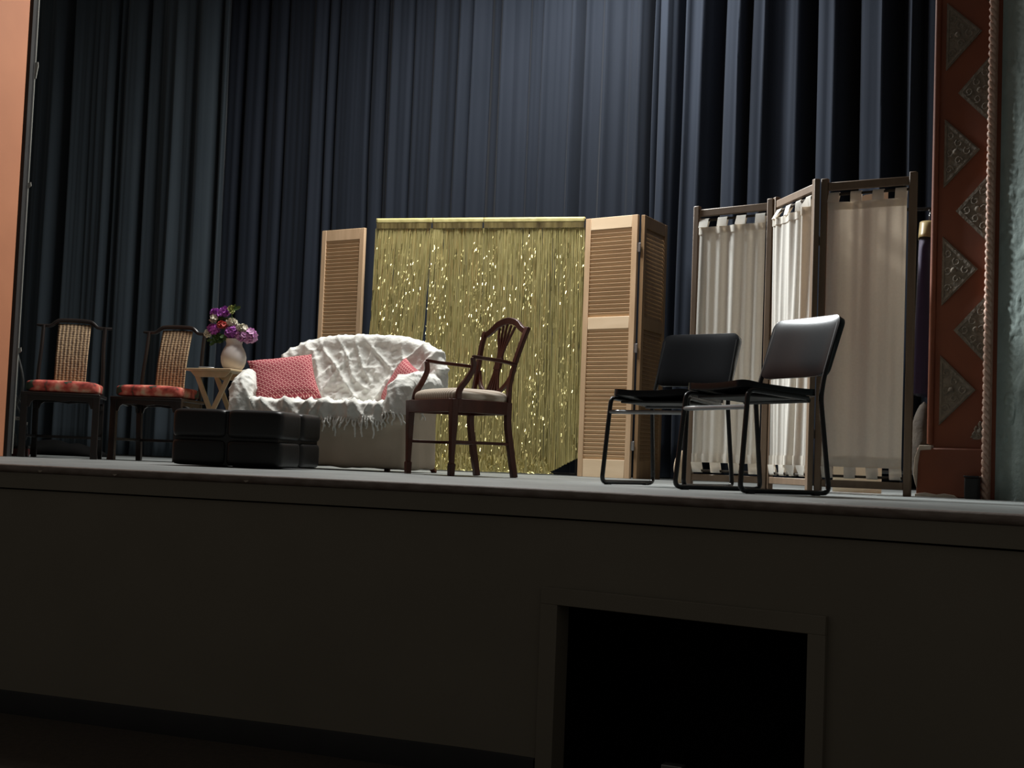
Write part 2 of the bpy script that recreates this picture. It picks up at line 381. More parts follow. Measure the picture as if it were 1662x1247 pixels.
# ------------------------------------------------------------------ proscenium left: orange reveal
def wallstrip(name, m, p0, p1, z0, z1, th=.12, parent=None, side=1, **k):
    p0 = Vector((p0[0], p0[1], 0)); p1 = Vector((p1[0], p1[1], 0)); t = (p1 - p0).normalized(); n = Vector((t.y, -t.x, 0)) * side
    b = MB(); q = [p0, p1, p1 - n * th, p0 - n * th]
    b.add([(a.x, a.y, z) for z in (z0, z1) for a in q], [(0, 1, 2, 3), (7, 6, 5, 4), (0, 4, 5, 1), (1, 5, 6, 2), (2, 6, 7, 3), (3, 7, 4, 0)])
    return b.build(name, m, parent, **k)
LE = on_deck(5, 9.0)
struct(wallstrip('wall_left', M['orange'], (LE.x - .62, 7.2), (LE.x, 9.0), ST, ST + 4.6, .25, bevel=.004))
q = on_deck(10, 9.06)
struct(MB().bb(LE.x - .2, q.x + .014, 9.03, 9.12, ST, ST + 4.6).build('trim_dark_channel', M['black']))
cab = thing('hanging_cable', 'thin pale cable running straight up the left edge beside the orange wall', 'cable', (q.x + .024, 9.10, ST))
MB().tube([(0, 0, .02 + i * .45) for i in range(11)], .0042, 8).build('cable_run', M['metal'], cab)
for z in (2.72, 1.88, .74):
    MB().prism([(0, 0), (.018, .006), (.022, -.02), (.010, -.03 if z != 2.72 else -.11), (.0, -.03)], lambda a, c, d: (a, d, c + z), -.004, .004).build('cable_tie', M['metal'], cab)
# cables, clamps and case in the left corner
q2 = on_deck(19, 9.62)
rp = thing('rope_bundle', 'grey rope looping down the dark left corner behind the chair', 'rope', (q2.x, 9.62, ST))
MB().tube(catmull([(-.02, 0, .78), (.035, .01, .6), (.05, 0, .48), (.01, 0, .36), (-.02, .01, .25), (.02, 0, .12), (.015, .02, .01)], 6), .009, 8).build('strand', M['rope'], rp)
MB().tube(catmull([(-.02, 0, .78), (-.03, .01, .55), (.0, 0, .4), (.05, 0, .30), (.09, 0, .26)], 6), .007, 8).build('strand', M['rope'], rp)
MB().tube(catmull([(.0, 0, .44), (.05, .01, .36), (.085, 0, .27), (.09, .02, .14), (.06, .02, .09)], 6), .006, 8).build('strand', M['rope'], rp)
cr = thing('equipment_case', 'low dark red case on the deck in the left corner', 'case', (q2.x + .035, 9.62, ST), 8)
MB().bb(-.08, .08, -.05, .05, 0, .055).build('case_body', M['redbox'], cr, bevel=.008)
MB().bb(-.08, .08, -.05, .05, .056, .075).build('case_lid', M['black'], cr, bevel=.006)
MB().bb(.05, .07, -.056, -.05, .03, .065).build('latch', M['chrome'], cr, bevel=.002)
for dx, z in ((.03, .27), (.075, .235)):
    c_ = MB().bb(dx - .022, dx + .022, -.012, .012, z - .012, z + .012).build('rigging_clamp', M['metal'], rp, bevel=.003)
    MB().tube([(dx, -.012, z), (dx, -.035, z + .004)], .005, 8).build('bolt', M['chrome'], c_)
hp = on_deck(100, 10.4)
bd = MB()
def heap(u, v):
    x = (u - .5) * .62; y = (v - .5) * .4; h = max(0, 1 - (2 * (u - .5)) ** 2) ** .5 * max(0, 1 - (2 * (v - .5)) ** 2) ** .5
    return (x, y, .012 + h * (.10 + .05 * noise.noise(Vector((x * 7, y * 7, 1)))))
bd.grid(heap, 24, 16); bo = bd.build('cloth_heap', M['void'], solid=.012, angle=60); bo.location = hp; tag(bo, 'heap of black cloth on the deck behind the leftmost cane-back chair', 'cloth')

# ------------------------------------------------------------------ proscenium right: pilaster, rope moulding, stucco wall
A = on_deck(1505, 6.85); d1 = Vector((.77, -.638, 0)).normalized(); n1 = Vector((-.638, -.77, 0)).normalized()
HP = 4.6
def pil(u, z, o): p = A + d1 * u + n1 * o; return (p.x, p.y, ST + z)
PW = .302
pl = struct(MB().prism([(0, 0), (PW + .05, 0), (PW + .05, HP), (0, HP)], pil, -.35, 0).build('trim_pilaster', M['terra'], bevel=.003))
MB().tube([pil(.010, .27 + .3 * i, .002) for i in range(15)], .017, 12).build('edge_bead', M['terra'], pl)
MB().prism([(-.05, 0), (PW, 0), (PW, .25), (-.05, .25)], pil, -.2, .03).build('plinth', M['terra'], pl, bevel=.008)
MB().prism([(-.056, .07), (-.044, .04), (-.040, .16), (-.030, .235), (.028, .24), (.028, .262), (-.035, .262), (-.058, .2), (-.064, .12)], pil, -.14, .034).build('chipped_edge', M['chip'], pl, bevel=.003)
MB().prism([(-.052, 0), (.17, 0), (.15, .014), (.10, .02), (.06, .013), (.0, .022), (-.052, .013)], pil, .02, .036).build('chipped_foot', M['chip'], pl, bevel=.002)
def panel(tri, k):
    b = MB(); c = (sum(p[0] for p in tri) / 3, sum(p[1] for p in tri) / 3)
    def ins(s, t=tri): return [(c[0] + (x - c[0]) * s, c[1] + (y - c[1]) * s) for x, y in t]
    b.prism(ins(1), pil, -.005, .008)
    # raised border and scroll leaves in low relief
    o1, o2 = ins(.93), ins(.78)
    for i in range(3):
        j = (i + 1) % 3; b.prism([o1[i], o1[j], o2[j], o2[i]], pil, .006, .011)
    rr = random.Random(k)
    b2 = ins(.5)
    for i in range(3):
        for s in (0, .5):
            x = b2[i][0] + (b2[(i + 1) % 3][0] - b2[i][0]) * s; z = b2[i][1] + (b2[(i + 1) % 3][1] - b2[i][1]) * s
            pts_ = []
            for a in range(9):
                an = a * .8 + i * 2.1; r_ = .022 * (1 - a / 12); pts_.append(pil(x + r_ * math.cos(an), z + r_ * math.sin(an), .006))
            b.tube(pts_, .006, 6)
    b.ball(pil(c[0], c[1], .008), .016, 10, 6)
    return b.build('ornament_panel', M['relief'], pl, angle=50)
HT = .178
for k in range(8):
    zc = .545 + .612 * k
    panel([(.056, zc - HT), (.240, zc), (.056, zc + HT)], k)
for k in range(7):
    zc = .85 + .612 * k
    panel([(PW - .008, zc - HT), (PW - .008, zc + HT), (PW - .18, zc)], 20 + k)
panel([(PW - .008, .305), (PW - .008, .40), (PW - .085, .305)], 40)
# twisted rope moulding
rm = MB(); RU = PW + .003
for s in range(2):
    path = []
    for i in range(int(HP / .012)):
        an = i * .012 / .075 * 2 * math.pi + s * math.pi
        path.append(pil(RU + .009 * math.cos(an), .0 + i * .012, .032 + .009 * math.sin(an)))
    rm.tube(path, .0115, 7)
rm.prism([(RU - .010, 0), (RU + .018, 0), (RU + .018, HP), (RU - .010, HP)], pil, -.004, .026)
struct(rm.build('trim_rope_moulding', M['braid'], angle=60))
E1 = A + d1 * (PW + .052)
d2 = Vector((.48, -.877, 0)); n2 = Vector((-.877, -.48, 0))
def stu(u, v):
    uu = u * 3.2; z = v * HP; q = Vector((uu * 9, z * 5, 3))
    h = .012 * noise.noise(q) + .012 * abs(noise.noise(q * 2.3)) + .007 * noise.noise(q * 5)
    p = E1 + d2 * uu + n2 * (h + .005); return (p.x, p.y, ST - ST * 0 + z)
struct(MB().grid(stu, 260, 330).build('wall_right', M['stucco'], angle=80, solid=0))
struct(wallstrip('wall_right_core', M['stucco'], (E1.x - .01, E1.y), (E1 + d2 * 3.2).xy, ST, ST + HP, .2))
# header above the opening
struct(wallstrip('wall_header', M['orange'], (LE.x - .5, 8.4), (A.x + .3, 6.55), ST + 4.1, ST + 5.6, .25))
# black floor box against the rope moulding
bx_ = pil(PW - .045, 0, .075); sb = thing('floor_box', 'small black box on the deck at the foot of the rope moulding', 'box', (bx_[0], bx_[1], ST), -30)
MB().bb(-.03, .035, -.035, .035, 0, .105).build('box_body', M['black'], sb, bevel=.006)
MB().bb(-.034, .039, -.038, .038, .1055, .115).build('box_lid', M['tube'], sb, bevel=.003)

# ------------------------------------------------------------------ navy drapes
CP = Vector((0, 11.8, 0)); ct = Vector((1, -.577, 0)).normalized(); cn = Vector((-.577, -1, 0)).normalized()
def gs(x): return math.exp(-x * x)
def drape(name, label, m, px0, px1, off, feats, amp, seed, top=6.2):
    P0 = CP + cn * off
    u0 = (on_plane(px0, 0, P0, cn) - P0).dot(ct); u1 = (on_plane(px1, 0, P0, cn) - P0).dot(ct)
    fe = []
    for px, wpx, dep in feats:
        a = (on_plane(px, 0, P0, cn) - P0).dot(ct); c = (on_plane(px + wpx, 0, P0, cn) - P0).dot(ct); fe.append((a, abs(c - a), dep))
    b = MB(); nu = int((u1 - u0) / .014); nv = 22
    def fn(s, v):
        u = u0 + (u1 - u0) * s; z = .015 + v * top
        uu = u + .02 * noise.noise(Vector((u * 1.2, z * .35, seed)))
        d = amp * (.6 * noise.noise(Vector((uu * 6, z * .10, seed))) + .55 * noise.noise(Vector((uu * 15, z * .12, seed + 9))) + .22 * noise.noise(Vector((uu * 38, z * .2, seed + 5))))
        for c, w_, dep in fe:
            if abs(uu - c) < w_ * 4: d += dep * gs((uu - c) / w_) * (1.0 + .15 * noise.noise(Vector((c, z * .4, 2))))
        d *= .8 + .2 * (1 - v)
        p = P0 + ct * u + cn * d
        return (p.x, p.y, ST + z)
    b.grid(fn, nu, nv); o = b.build(name, m, angle=180, solid=.006); tag(o, label, 'curtain', 'navy stage drapes'); return o
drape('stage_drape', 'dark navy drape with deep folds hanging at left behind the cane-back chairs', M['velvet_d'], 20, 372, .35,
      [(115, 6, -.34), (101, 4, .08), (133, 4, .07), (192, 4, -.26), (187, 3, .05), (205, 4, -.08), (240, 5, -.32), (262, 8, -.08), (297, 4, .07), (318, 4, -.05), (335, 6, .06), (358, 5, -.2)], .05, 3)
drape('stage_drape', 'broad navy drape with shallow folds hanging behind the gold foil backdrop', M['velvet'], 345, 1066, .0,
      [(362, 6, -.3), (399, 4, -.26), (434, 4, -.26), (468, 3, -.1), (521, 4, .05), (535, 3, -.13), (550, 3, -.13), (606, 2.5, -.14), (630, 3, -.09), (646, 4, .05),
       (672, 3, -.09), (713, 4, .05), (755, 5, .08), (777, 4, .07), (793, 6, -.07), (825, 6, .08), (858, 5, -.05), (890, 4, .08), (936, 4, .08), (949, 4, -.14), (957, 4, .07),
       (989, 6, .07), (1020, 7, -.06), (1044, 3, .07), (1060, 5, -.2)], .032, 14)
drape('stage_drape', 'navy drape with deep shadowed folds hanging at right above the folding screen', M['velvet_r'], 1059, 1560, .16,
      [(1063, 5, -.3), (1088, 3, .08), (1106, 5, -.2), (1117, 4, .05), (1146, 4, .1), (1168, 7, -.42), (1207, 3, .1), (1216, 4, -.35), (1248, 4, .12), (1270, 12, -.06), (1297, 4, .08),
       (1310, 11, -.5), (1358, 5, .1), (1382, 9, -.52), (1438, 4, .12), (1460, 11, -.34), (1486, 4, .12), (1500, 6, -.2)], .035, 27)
# black back wall of the stage house, behind the drapes
struct(wallstrip('wall_back', M['void'], (CP + cn * -1.2 + ct * -7.0).xy, (CP + cn * -1.2 + ct * 5.0).xy, ST, ST + 6.5, .1))

# ------------------------------------------------------------------ louvred doors
def louvre(parent, W, H, n1_, z_mid, H2=None, back=False, rail=.095, stile=.048, th=.03, mats=('pine', 'pine_l', 'slat')):
    """a louvred leaf in local xz, front -y, x from 0 to W"""
    for xs in (0, W - stile): MB().bb(xs, xs + stile, -th / 2, th / 2, 0, H).build('stile', M[mats[0]], parent, bevel=.003)
    for z0, z1 in ([(H - rail, H)] + ([(z_mid - .045, z_mid + .05)] if z_mid else []) + [(0, .14)]):
        MB().bb(stile + .0005, W - stile - .0005, -th / 2 + .001, th / 2 - .001, z0, z1).build('rail', M[mats[1]], parent, bevel=.003)
    secs = [(.14, z_mid - .045), (z_mid + .05, H - rail)] if z_mid else [(.14, H - rail)]
    for z0, z1 in secs:
        n = int((z1 - z0) / .0315); b = MB(); rot = Matrix.Rotation(R(-64 if not back else 64), 3, 'X')
        for i in range(n):
            z = z0 + (i + .5) * (z1 - z0) / n; b.box((W / 2, 0, z), (W - 2 * stile - .001, .0385, .006), rot)
        b.build('louvre_slats', M[mats[2]], parent)
def along(pa, pb): return math.degrees(math.atan2(pb.y - pa.y, pb.x - pa.x))
a, c = on_deck(938, 10.5), on_deck(1022.5, 10.22)
W1 = (c - a).length
bf = thing('louvered_bifold_door', 'tall pine louvered folding door standing right of the gold foil curtain', 'door', a, along(a, c))
l1 = bpy.data.objects.new('leaf', None); C.objects.link(l1); l1.parent = bf
HB = 2.035
louvre(l1, W1, HB, 0, 1.20)
l2 = bpy.data.objects.new('leaf', None); C.objects.link(l2); l2.parent = bf
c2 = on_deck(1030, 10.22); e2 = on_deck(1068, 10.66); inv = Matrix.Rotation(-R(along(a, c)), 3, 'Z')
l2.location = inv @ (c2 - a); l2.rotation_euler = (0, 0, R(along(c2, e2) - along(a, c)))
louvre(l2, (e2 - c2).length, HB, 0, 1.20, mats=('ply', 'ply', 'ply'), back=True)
for z in (.25, 1.0, 1.78):
    MB().box((W1 + .012, .0, z), (.03, .012, .07)).build('hinge', M['chrome'], bf, bevel=.002)
a, c = on_deck(507, 11.52), on_deck(576, 11.27)
ls = thing('louvered_shutter_door', 'narrow pine louvered shutter standing alone behind the left of the sofa', 'door', a, along(a, c))
louvre(ls, (c - a).length, 2.03, 0, 0, mats=('pine', 'pine', 'slat'))

# ------------------------------------------------------------------ gold foil backdrop
ga, gc = on_deck(600, 11.05), on_deck(938, 10.62)
gphi = along(ga, gc); GW = (gc - ga).length; GH = 2.06
st = thing('backdrop_stand', 'slim grey pole stand carrying the gold foil curtains', 'stand', ga, gphi)
MB().tube([(-.02, 0, GH), (GW - .01, 0, GH)], .011, 10).build('crossbar', M['goldc'], st)
MB().ball((-.026, 0, GH), .013, 10, 8).build('end_cap', M['metal'], st)
for x in (.02, GW - .03):
    MB().tube([(x, .06, .02), (x, .06, GH - .02)], .010, 8).build('upright', M['black'], st)
    MB().tube([(x - .18, .06, .015), (x + .16, .06, .015)], .010, 8).build('foot', M['black'], st)
gm = Matrix.Rotation(R(gphi), 4, 'Z')
def gx(px):                      # distance along the stand of a picture column at the crossbar
    o, d = ray(px, 356); n = gm.to_3x3() @ Vector((0, -1, 0)); t = (ga - o).dot(n) / d.dot(n); return (o + d * t - ga).dot(gm.to_3x3() @ Vector((1, 0, 0)))
def foil_panel(label, pa, pb, spl, spr, seed, lift=None):
    x0, x1 = gx(pa), gx(pb); g = thing('foil_fringe_curtain', label, 'curtain', ga + gm.to_3x3() @ Vector((x0, 0, 0)), gphi, 'gold foil fringe curtains')
    rr = random.Random(seed); Wd = x1 - x0
    hb = MB()
    def head(u, v): return (u * Wd, -.016 + .003 * noise.noise(Vector((u * Wd * 30, v, seed))), GH + .014 - v * .042)
    hb.grid(head, int(Wd * 60), 3); hb.build('header_band', M['foil_top'], g, solid=.0015)
    hb = MB()
    def head2(u, v): return (.005 + u * (Wd - .01), -.019 + .006 * noise.noise(Vector((u * Wd * 60, v * .5, seed + 2))), GH - .027 - v * .045)
    hb.grid(head2, int(Wd * 120), 2); hb.build('gathered_header', M['foil_head'], g, angle=180)
    b = MB(); sw = .0085; n = int(Wd / sw * 2.2); nz = 46
    for i in range(n):
        u = (i + .5) / n; xt = u * Wd; x_b = -spl + u * (Wd + spl + spr); layer = (i % 3)
        zb = .012 + rr.random() * .02
        if lift and u > lift[0]: zb = .01 + (u - lift[0]) / (1 - lift[0]) * lift[1] + rr.random() * .008
        ph = rr.random() * 6.28; ys = -.008 + layer * .011; wv = rr.uniform(.6, 1.2)
        vs = []
        tw = 0
        for j in range(nz + 1):
            f = j / nz; z = GH - .07 - f * (GH - .07 - zb)
            x = xt + (x_b - xt) * f + .003 * math.sin(f * 9 + ph)
            fold = .060 * noise.noise(Vector((x * 5.5, z * .15, seed))) + .018 * noise.noise(Vector((x * 16, z * .25, seed + 4)))
            y = ys + fold * min(1, f * 3 + .15) + .004 * noise.noise(Vector((i * 3.7, z * 6, 0)))
            tgt = .55 * noise.noise(Vector((i * 1.37, z * 2.6, seed))) + .22 * noise.noise(Vector((i * 5.1, z * 11, seed)))
            if rr.random() < .09: tgt += rr.choice((-1, 1)) * rr.uniform(.5, 1.2)
            dx, dy = math.cos(tgt) * sw / 2, math.sin(tgt) * sw / 2
            k_ = .005 * noise.noise(Vector((i * .9, z * 30, seed)))
            vs += [(x - dx, y - dy + k_, z), (x + dx, y + dy + k_, z)]
        b.add(vs, [(2 * j, 2 * j + 1, 2 * j + 3, 2 * j + 2) for j in range(nz)])
    # crinkled bits of strip that catch the stage lights
    for i in range(int(Wd * 2200)):
        u = rr.random(); f = rr.random() ** .8; z = GH - .12 - f * (GH - .2)
        if noise.noise(Vector((u * Wd * 9, z * 1.1, seed + 20))) + .45 * noise.noise(Vector((u * Wd * 40, z * 3, seed))) < rr.uniform(-.15, .35): continue
        if lift and u > lift[0] and z < .05 + lift[1]: continue
        x = u * Wd + (-spl + u * (spl + spr)) * (GH - z) / GH
        y = -.034 + .060 * noise.noise(Vector((x * 5.5, z * .15, seed))) + .018 * noise.noise(Vector((x * 16, z * .25, seed + 4)))
        hl = rr.uniform(.005, .014); wl = rr.uniform(.0010, .0021); tl = rr.uniform(.25, .85); tw = rr.uniform(-.5, .5); sk = rr.uniform(-.003, .003)
        dx, dy = math.cos(tw) * wl, math.sin(tw) * wl; ty = math.sin(tl) * hl
        b.add([(x - dx - sk, y - dy - ty, z - hl), (x + dx - sk, y + dy - ty, z - hl), (x + dx + sk, y + dy + ty, z + hl), (x - dx + sk, y - dy + ty, z + hl)], [(0, 1, 2, 3)])
    # strip ends pooled on the deck
    for i in range(int(Wd * 900)):
        u = rr.random()
        if lift and u > lift[0]: continue
        x = -spl + u * (Wd + spl + spr); y = -rr.random() ** 1.6 * .30 + .02; z = .006
        an = rr.random() * 6.28; L = rr.uniform(.03, .10); up = rr.random() ** 2 * .16
        vs = []
        for j in range(5):
            f = j / 4; q = Vector((x + math.cos(an) * L * f, y + math.sin(an) * L * f * .6, z + up * math.sin(f * math.pi) + rr.random() * .008))
            tt = rr.uniform(-1.2, 1.2); vs += [q + Vector((-math.cos(tt) * .005, -math.sin(tt) * .005, 0)), q + Vector((math.cos(tt) * .005, math.sin(tt) * .005, .004))]
        b.add(vs, [(2 * j, 2 * j + 1, 2 * j + 3, 2 * j + 2) for j in range(4)])
    o = b.build('foil_strips', M['foil'], g, angle=10); o['kind'] = 'stuff'
    return g
foil_panel('leftmost gold foil fringe curtain, flaring out at its foot beside a dark gap', 612, 702.5, .05, -.11, 1)
foil_panel('middle gold foil fringe curtain between the dark gap and the armchair back', 703, 785.5, .02, -.004, 2)
foil_panel('widest gold foil fringe curtain behind the armchair, its right corner lifted off the deck', 786, 950, .004, .045, 3, lift=(.68, .15))

# ------------------------------------------------------------------ cane-back chairs
def cane_chair(label, px, Y, phi):
    t = thing('cane_back_chair', label, 'chair', on_deck(px, Y), phi, 'cane-back dining chairs')
    w, d = .245, .215
    for sx in (-1, 1):
        MB().sweep([(sx * (w - .005), -d, .0), (sx * (w - .008), -d, .05), (sx * (w - .008), -d, .40), (sx * (w - .008), -d, .445)], [(.05, .05), (.043, .043), (.043, .043), (.05, .05)]).build('leg', M['ebony'], t, bevel=.003)
        MB().sweep([(sx * (w - .02), d + .03, 0), (sx * (w - .02), d, .30), (sx * (w - .02), d, .45)], (.038, .038)).build('leg', M['ebony'], t, bevel=.003)
        MB().sweep([(sx * (w - .012), -d + .02, .15), (sx * (w - .02), d - .005, .15)], (.02, .028)).build('stretcher', M['ebony'], t, bevel=.002)
        MB().tube(catmull([(sx * (w - .02), d, .45), (sx * (w - .022), d + .012, .62), (sx * (w - .03), d + .04, .8), (sx * (w - .03), d + .075, .955)], 6), .0135, 10).build('back_post', M['ebony'], t)
    MB().sweep([(-w + .02, d + .012, .15), (w - .02, d + .012, .15)], (.02, .028)).build('stretcher', M['ebony'], t, bevel=.002)
    f = MB(); f.bb(-w - .015, w + .015, -d - .025, d + .02, .427, .45); f.build('seat_frame', M['ebony'], t, bevel=.004)
    # shaped aprons with curved brackets
    def apron(n_): return [(-1, 1), (1, 1), (1, -.9), (.93, -.9), (.88, -.1), (.78, .25), (.3, .30), (0, .1), (-.3, .30), (-.78, .25), (-.88, -.1), (-.93, -.9), (-1, -.9)]
    ap = MB().prism([(x * (w - .028), .385 + z * .042) for x, z in apron(0)], lambda a, c, q_: (a, q_, c), -d - .016, -d + .002)
    ap.prism([(x * (w - .028), .385 + z * .042) for x, z in apron(0)], lambda a, c, q_: (a, q_, c), d - .002, d + .016)
    for sx in (-1, 1): ap.prism([(x * (d - .02), .385 + z * .042) for x, z in apron(0)], lambda a, c, q_: (sx * q_, a, c), w - .02, w - .004)
    ap.build('apron', M['ebony'], t)
    # cushion, pillow topped box
    def cu(u, v):
        return None
    c = MB(); N = 14; nz = 6
    def sup(s, e=.35): return math.copysign(abs(s) ** e, s)
    def cf(u, v):
        th = u * 2 * math.pi; ph = (v - .5) * math.pi
        return ((w - .004) * sup(math.cos(th), .2) * sup(math.cos(ph), .22), -.012 + (d + .003) * sup(math.sin(th), .2) * sup(math.cos(ph), .22), .492 + .041 * sup(math.sin(ph), .4) + .006 * max(0, math.sin(ph)) * (1 - abs(math.cos(th))))
    c.grid(cf, 64, 14); c.build('seat_cushion', M['brocade'], t, angle=180)
    # splat: woven cane, S-curved
    def sp(u, v):
        z = .455 + v * .515; y = d + .004 + .10 * v ** 1.6 - .02 * math.sin(v * math.pi); wd = .108 + .006 * v
        return ((u - .5) * 2 * wd, y - .012, z)
    s = MB(); s.grid(sp, 16, 22); s.build('woven_splat', M['cane'], t, solid=.012, angle=180)
    # yoke crest rail
    cr = catmull([(-.262, d + .088, .955), (-.22, d + .080, .952), (-.165, d + .080, .955), (-.13, d + .084, .982), (-.10, d + .088, .995), (0, d + .092, 1.0), (.10, d + .088, .995), (.13, d + .084, .982), (.165, d + .080, .955), (.22, d + .080, .952), (.262, d + .088, .955)], 5)
    n = len(cr); MB().tube(cr, [.010 + .006 * math.sin(math.pi * i / (n - 1)) for i in range(n)], 10).build('crest_rail', M['ebony'], t)
    return t
cane_chair('dark lacquered cane-back chair with red brocade cushion, nearest the orange wall', 100, 9.42, 11)
cane_chair('dark lacquered cane-back chair with red brocade cushion, partly behind the black ottoman', 252, 9.62, -7)

# ------------------------------------------------------------------ tray table, vase, flowers
TT = on_deck(356, 9.62)
tb = thing('folding_tray_table', 'pale wooden folding tray table with crossed legs beside the sofa arm', 'table', TT, -20)
MB().bb(-.19, .19, -.22, .22, .655, .672).build('table_top', M['tray'], tb, bevel=.004)
for y in (-.175, .175):
    MB().prism([(-.165, .655), (.165, .655), (.12, .612), (-.12, .612)], lambda a, c, q_: (a, q_, c), y - .009, y + .009).build('bracket', M['tray'], tb, bevel=.002)
for y in (-.150, .150):
    MB().sweep([(-.165, y, 0.003), (.15, y, .65)], (.034, .016)).build('leg', M['tray'], tb, bevel=.002)
for y in (-.129, .129):
    MB().sweep([(.165, y, 0.003), (-.15, y, .65)], (.034, .016)).build('leg', M['tray'], tb, bevel=.002)
MB().tube([(-.14, -.15, .055), (-.14, .15, .055)], .008, 8).build('dowel', M['tray'], tb)
MB().tube([(.14, -.15, .055), (.14, .15, .055)], .008, 8).build('dowel', M['tray'], tb)
TZ = ST + .6725
VY = 9.60
v0 = at(378, 603, VY); vc = Vector((v0.x, VY, TZ))
va = thing('flower_vase', 'cream ceramic vase with a flared neck standing on the tray table', 'vase', vc)
prof = [(.045, 0), (.062, .004), (.080, .03), (.092, .065), (.094, .10), (.086, .135), (.072, .165), (.061, .182), (.057, .197), (.061, .215), (.067, .234), (.061, .234), (.050, .2), (.046, .19)]
prof = [(r_ * .97, z * .97) for r_, z in prof]
MB().lathe(prof, 48).build('vase_body', M['vase'], va, angle=60)
pa = at(335, 597, 9.5)
ph_ = thing('remote_control', 'small grey handset lying on the tray table left of the vase', 'remote control', (pa.x + .0, 9.5, TZ), 15)
MB().bb(-.055, .055, -.022, .022, .001, .013).build('casing', M['chrome'], ph_, bevel=.004)
MB().bb(-.045, .02, -.015, .015, .0135, .0155).build('keypad', M['black'], ph_)

def petal(b, c, nrm_, tang, L, Wd, cup):
    s = nrm_.cross(tang).normalized(); vs = []
    for j, (f, wd) in enumerate(((0, .25), (.35, .85), (.7, 1.0), (1, .45))):
        p = c + tang * (L * f) + nrm_ * (cup * f * f * L); vs += [p - s * (Wd / 2 * wd), p + nrm_ * (-.12 * Wd), p + s * (Wd / 2 * wd)]
    b.add(vs, [(3 * j + k, 3 * j + k + 1, 3 * j + k + 4, 3 * j + k + 3) for j in range(3) for k in range(2)])
def bloom(px, py, rx, rz, m, label, dY=0, n=46, size=.019, leaf=None, name='artificial_flower'):
    c = at(px, py, VY + dY); rr = random.Random(int(px * 7 + py)); rx *= 1.28; rz *= 1.22; n = int(n * 1.1); size *= 1.25
    t = thing(name, label, 'flower', c, 0, 'artificial flowers in the vase')
    b = MB()
    for i in range(n):
        d = Vector((rr.gauss(0, 1), rr.gauss(0, 1), rr.gauss(0, 1))).normalized()
        o = Vector((d.x * rx, d.y * min(rx, rz), d.z * rz)) * rr.uniform(.55, 1.12)
        tg = d.orthogonal().normalized(); a0 = rr.random() * 6
        for k in range(5):
            q_ = Matrix.Rotation(a0 + k * 1.2566, 3, d) @ tg
            petal(b, o, d, q_, size * rr.uniform(.8, 1.15), size * .85, .35)
    b.build('petals', m, t, angle=180)
    tip = vc + Vector((rr.uniform(-.02, .02), rr.uniform(-.02, .02), .17)) - c
    MB().tube(catmull([tip, tip * .5 + Vector((0, 0, .012)), Vector((0, 0, -rz * .2))], 5), .0022, 6).build('stem', M['green'], t)
    if leaf:
        lb = MB()
        for lx, lz, L, tw in leaf:
            dd = Vector((lx, -.2, lz)).normalized(); petal(lb, dd * rx * .7, Vector((0, -1, .3)).normalized(), dd, L, L * .45, .15)
        lb.build('leaf', M['green'], t, angle=180)
bloom(352, 508, .030, .018, M['violet'], 'violet blossom cluster at the upper left of the bouquet')
bloom(365, 506, .022, .020, M['violet'], 'small violet blossom under the lime bud at the top of the bouquet', .02, 26)
bloom(347, 517, .016, .020, M['white_p'], 'cream blossom below the topmost violet cluster', -.01, 22, .016)
bloom(337, 541, .014, .018, M['white_p'], 'cream blossom at the far left tip of the bouquet', -.01, 20, .016)
bloom(346, 535, .030, .026, M['magenta'], 'magenta blossom at the lower left of the bouquet', .0, 48, leaf=[(.8, -.9, .06, 0), (.3, -1, .07, 0)])
bloom(361, 527, .024, .014, M['rose'], 'coral red blossom in the middle of the bouquet', -.02, 22, .017)
bloom(376, 524, .026, .019, M['white_p'], 'cream blossom at top centre, right of the coral red one', -.01, 30, .018)
bloom(377, 540, .036, .028, M['violet'], 'broad violet blossom just above the vase mouth', -.02, 56, leaf=[(-1, -.5, .06, 0), (-.8, -.9, .05, 0)])
bloom(393, 534, .026, .022, M['white_p'], 'cream blossom right of centre, among the lilac ones', -.03, 30, .018)
bloom(405, 545, .040, .036, M['lilac'], 'large lilac blossom drooping over the right of the vase', -.01, 90)
bloom(391, 546, .028, .022, M['lilac'], 'small lilac blossom resting on the right of the vase rim', -.04, 40)
bloom(375, 503, .007, .018, M['lime'], 'lime green bud with a leafy tip rising highest from the bouquet', 0, 10, .018, leaf=[(1, .25, .07, 0), (.6, .6, .045, 0)])
bloom(356, 519, .02, .012, M['green'], 'tuft of green leaves between the violet and coral blossoms', .02, 18, .02, leaf=[(1, .1, .05, 0), (.5, -.6, .05, 0)], name='artificial_foliage')
bloom(354, 549, .022, .012, M['green'], 'sprig of broad green leaves left of the vase mouth', .0, 14, .026, leaf=[(-1, -.35, .06, 0), (-.6, -.7, .06, 0)], name='artificial_foliage')

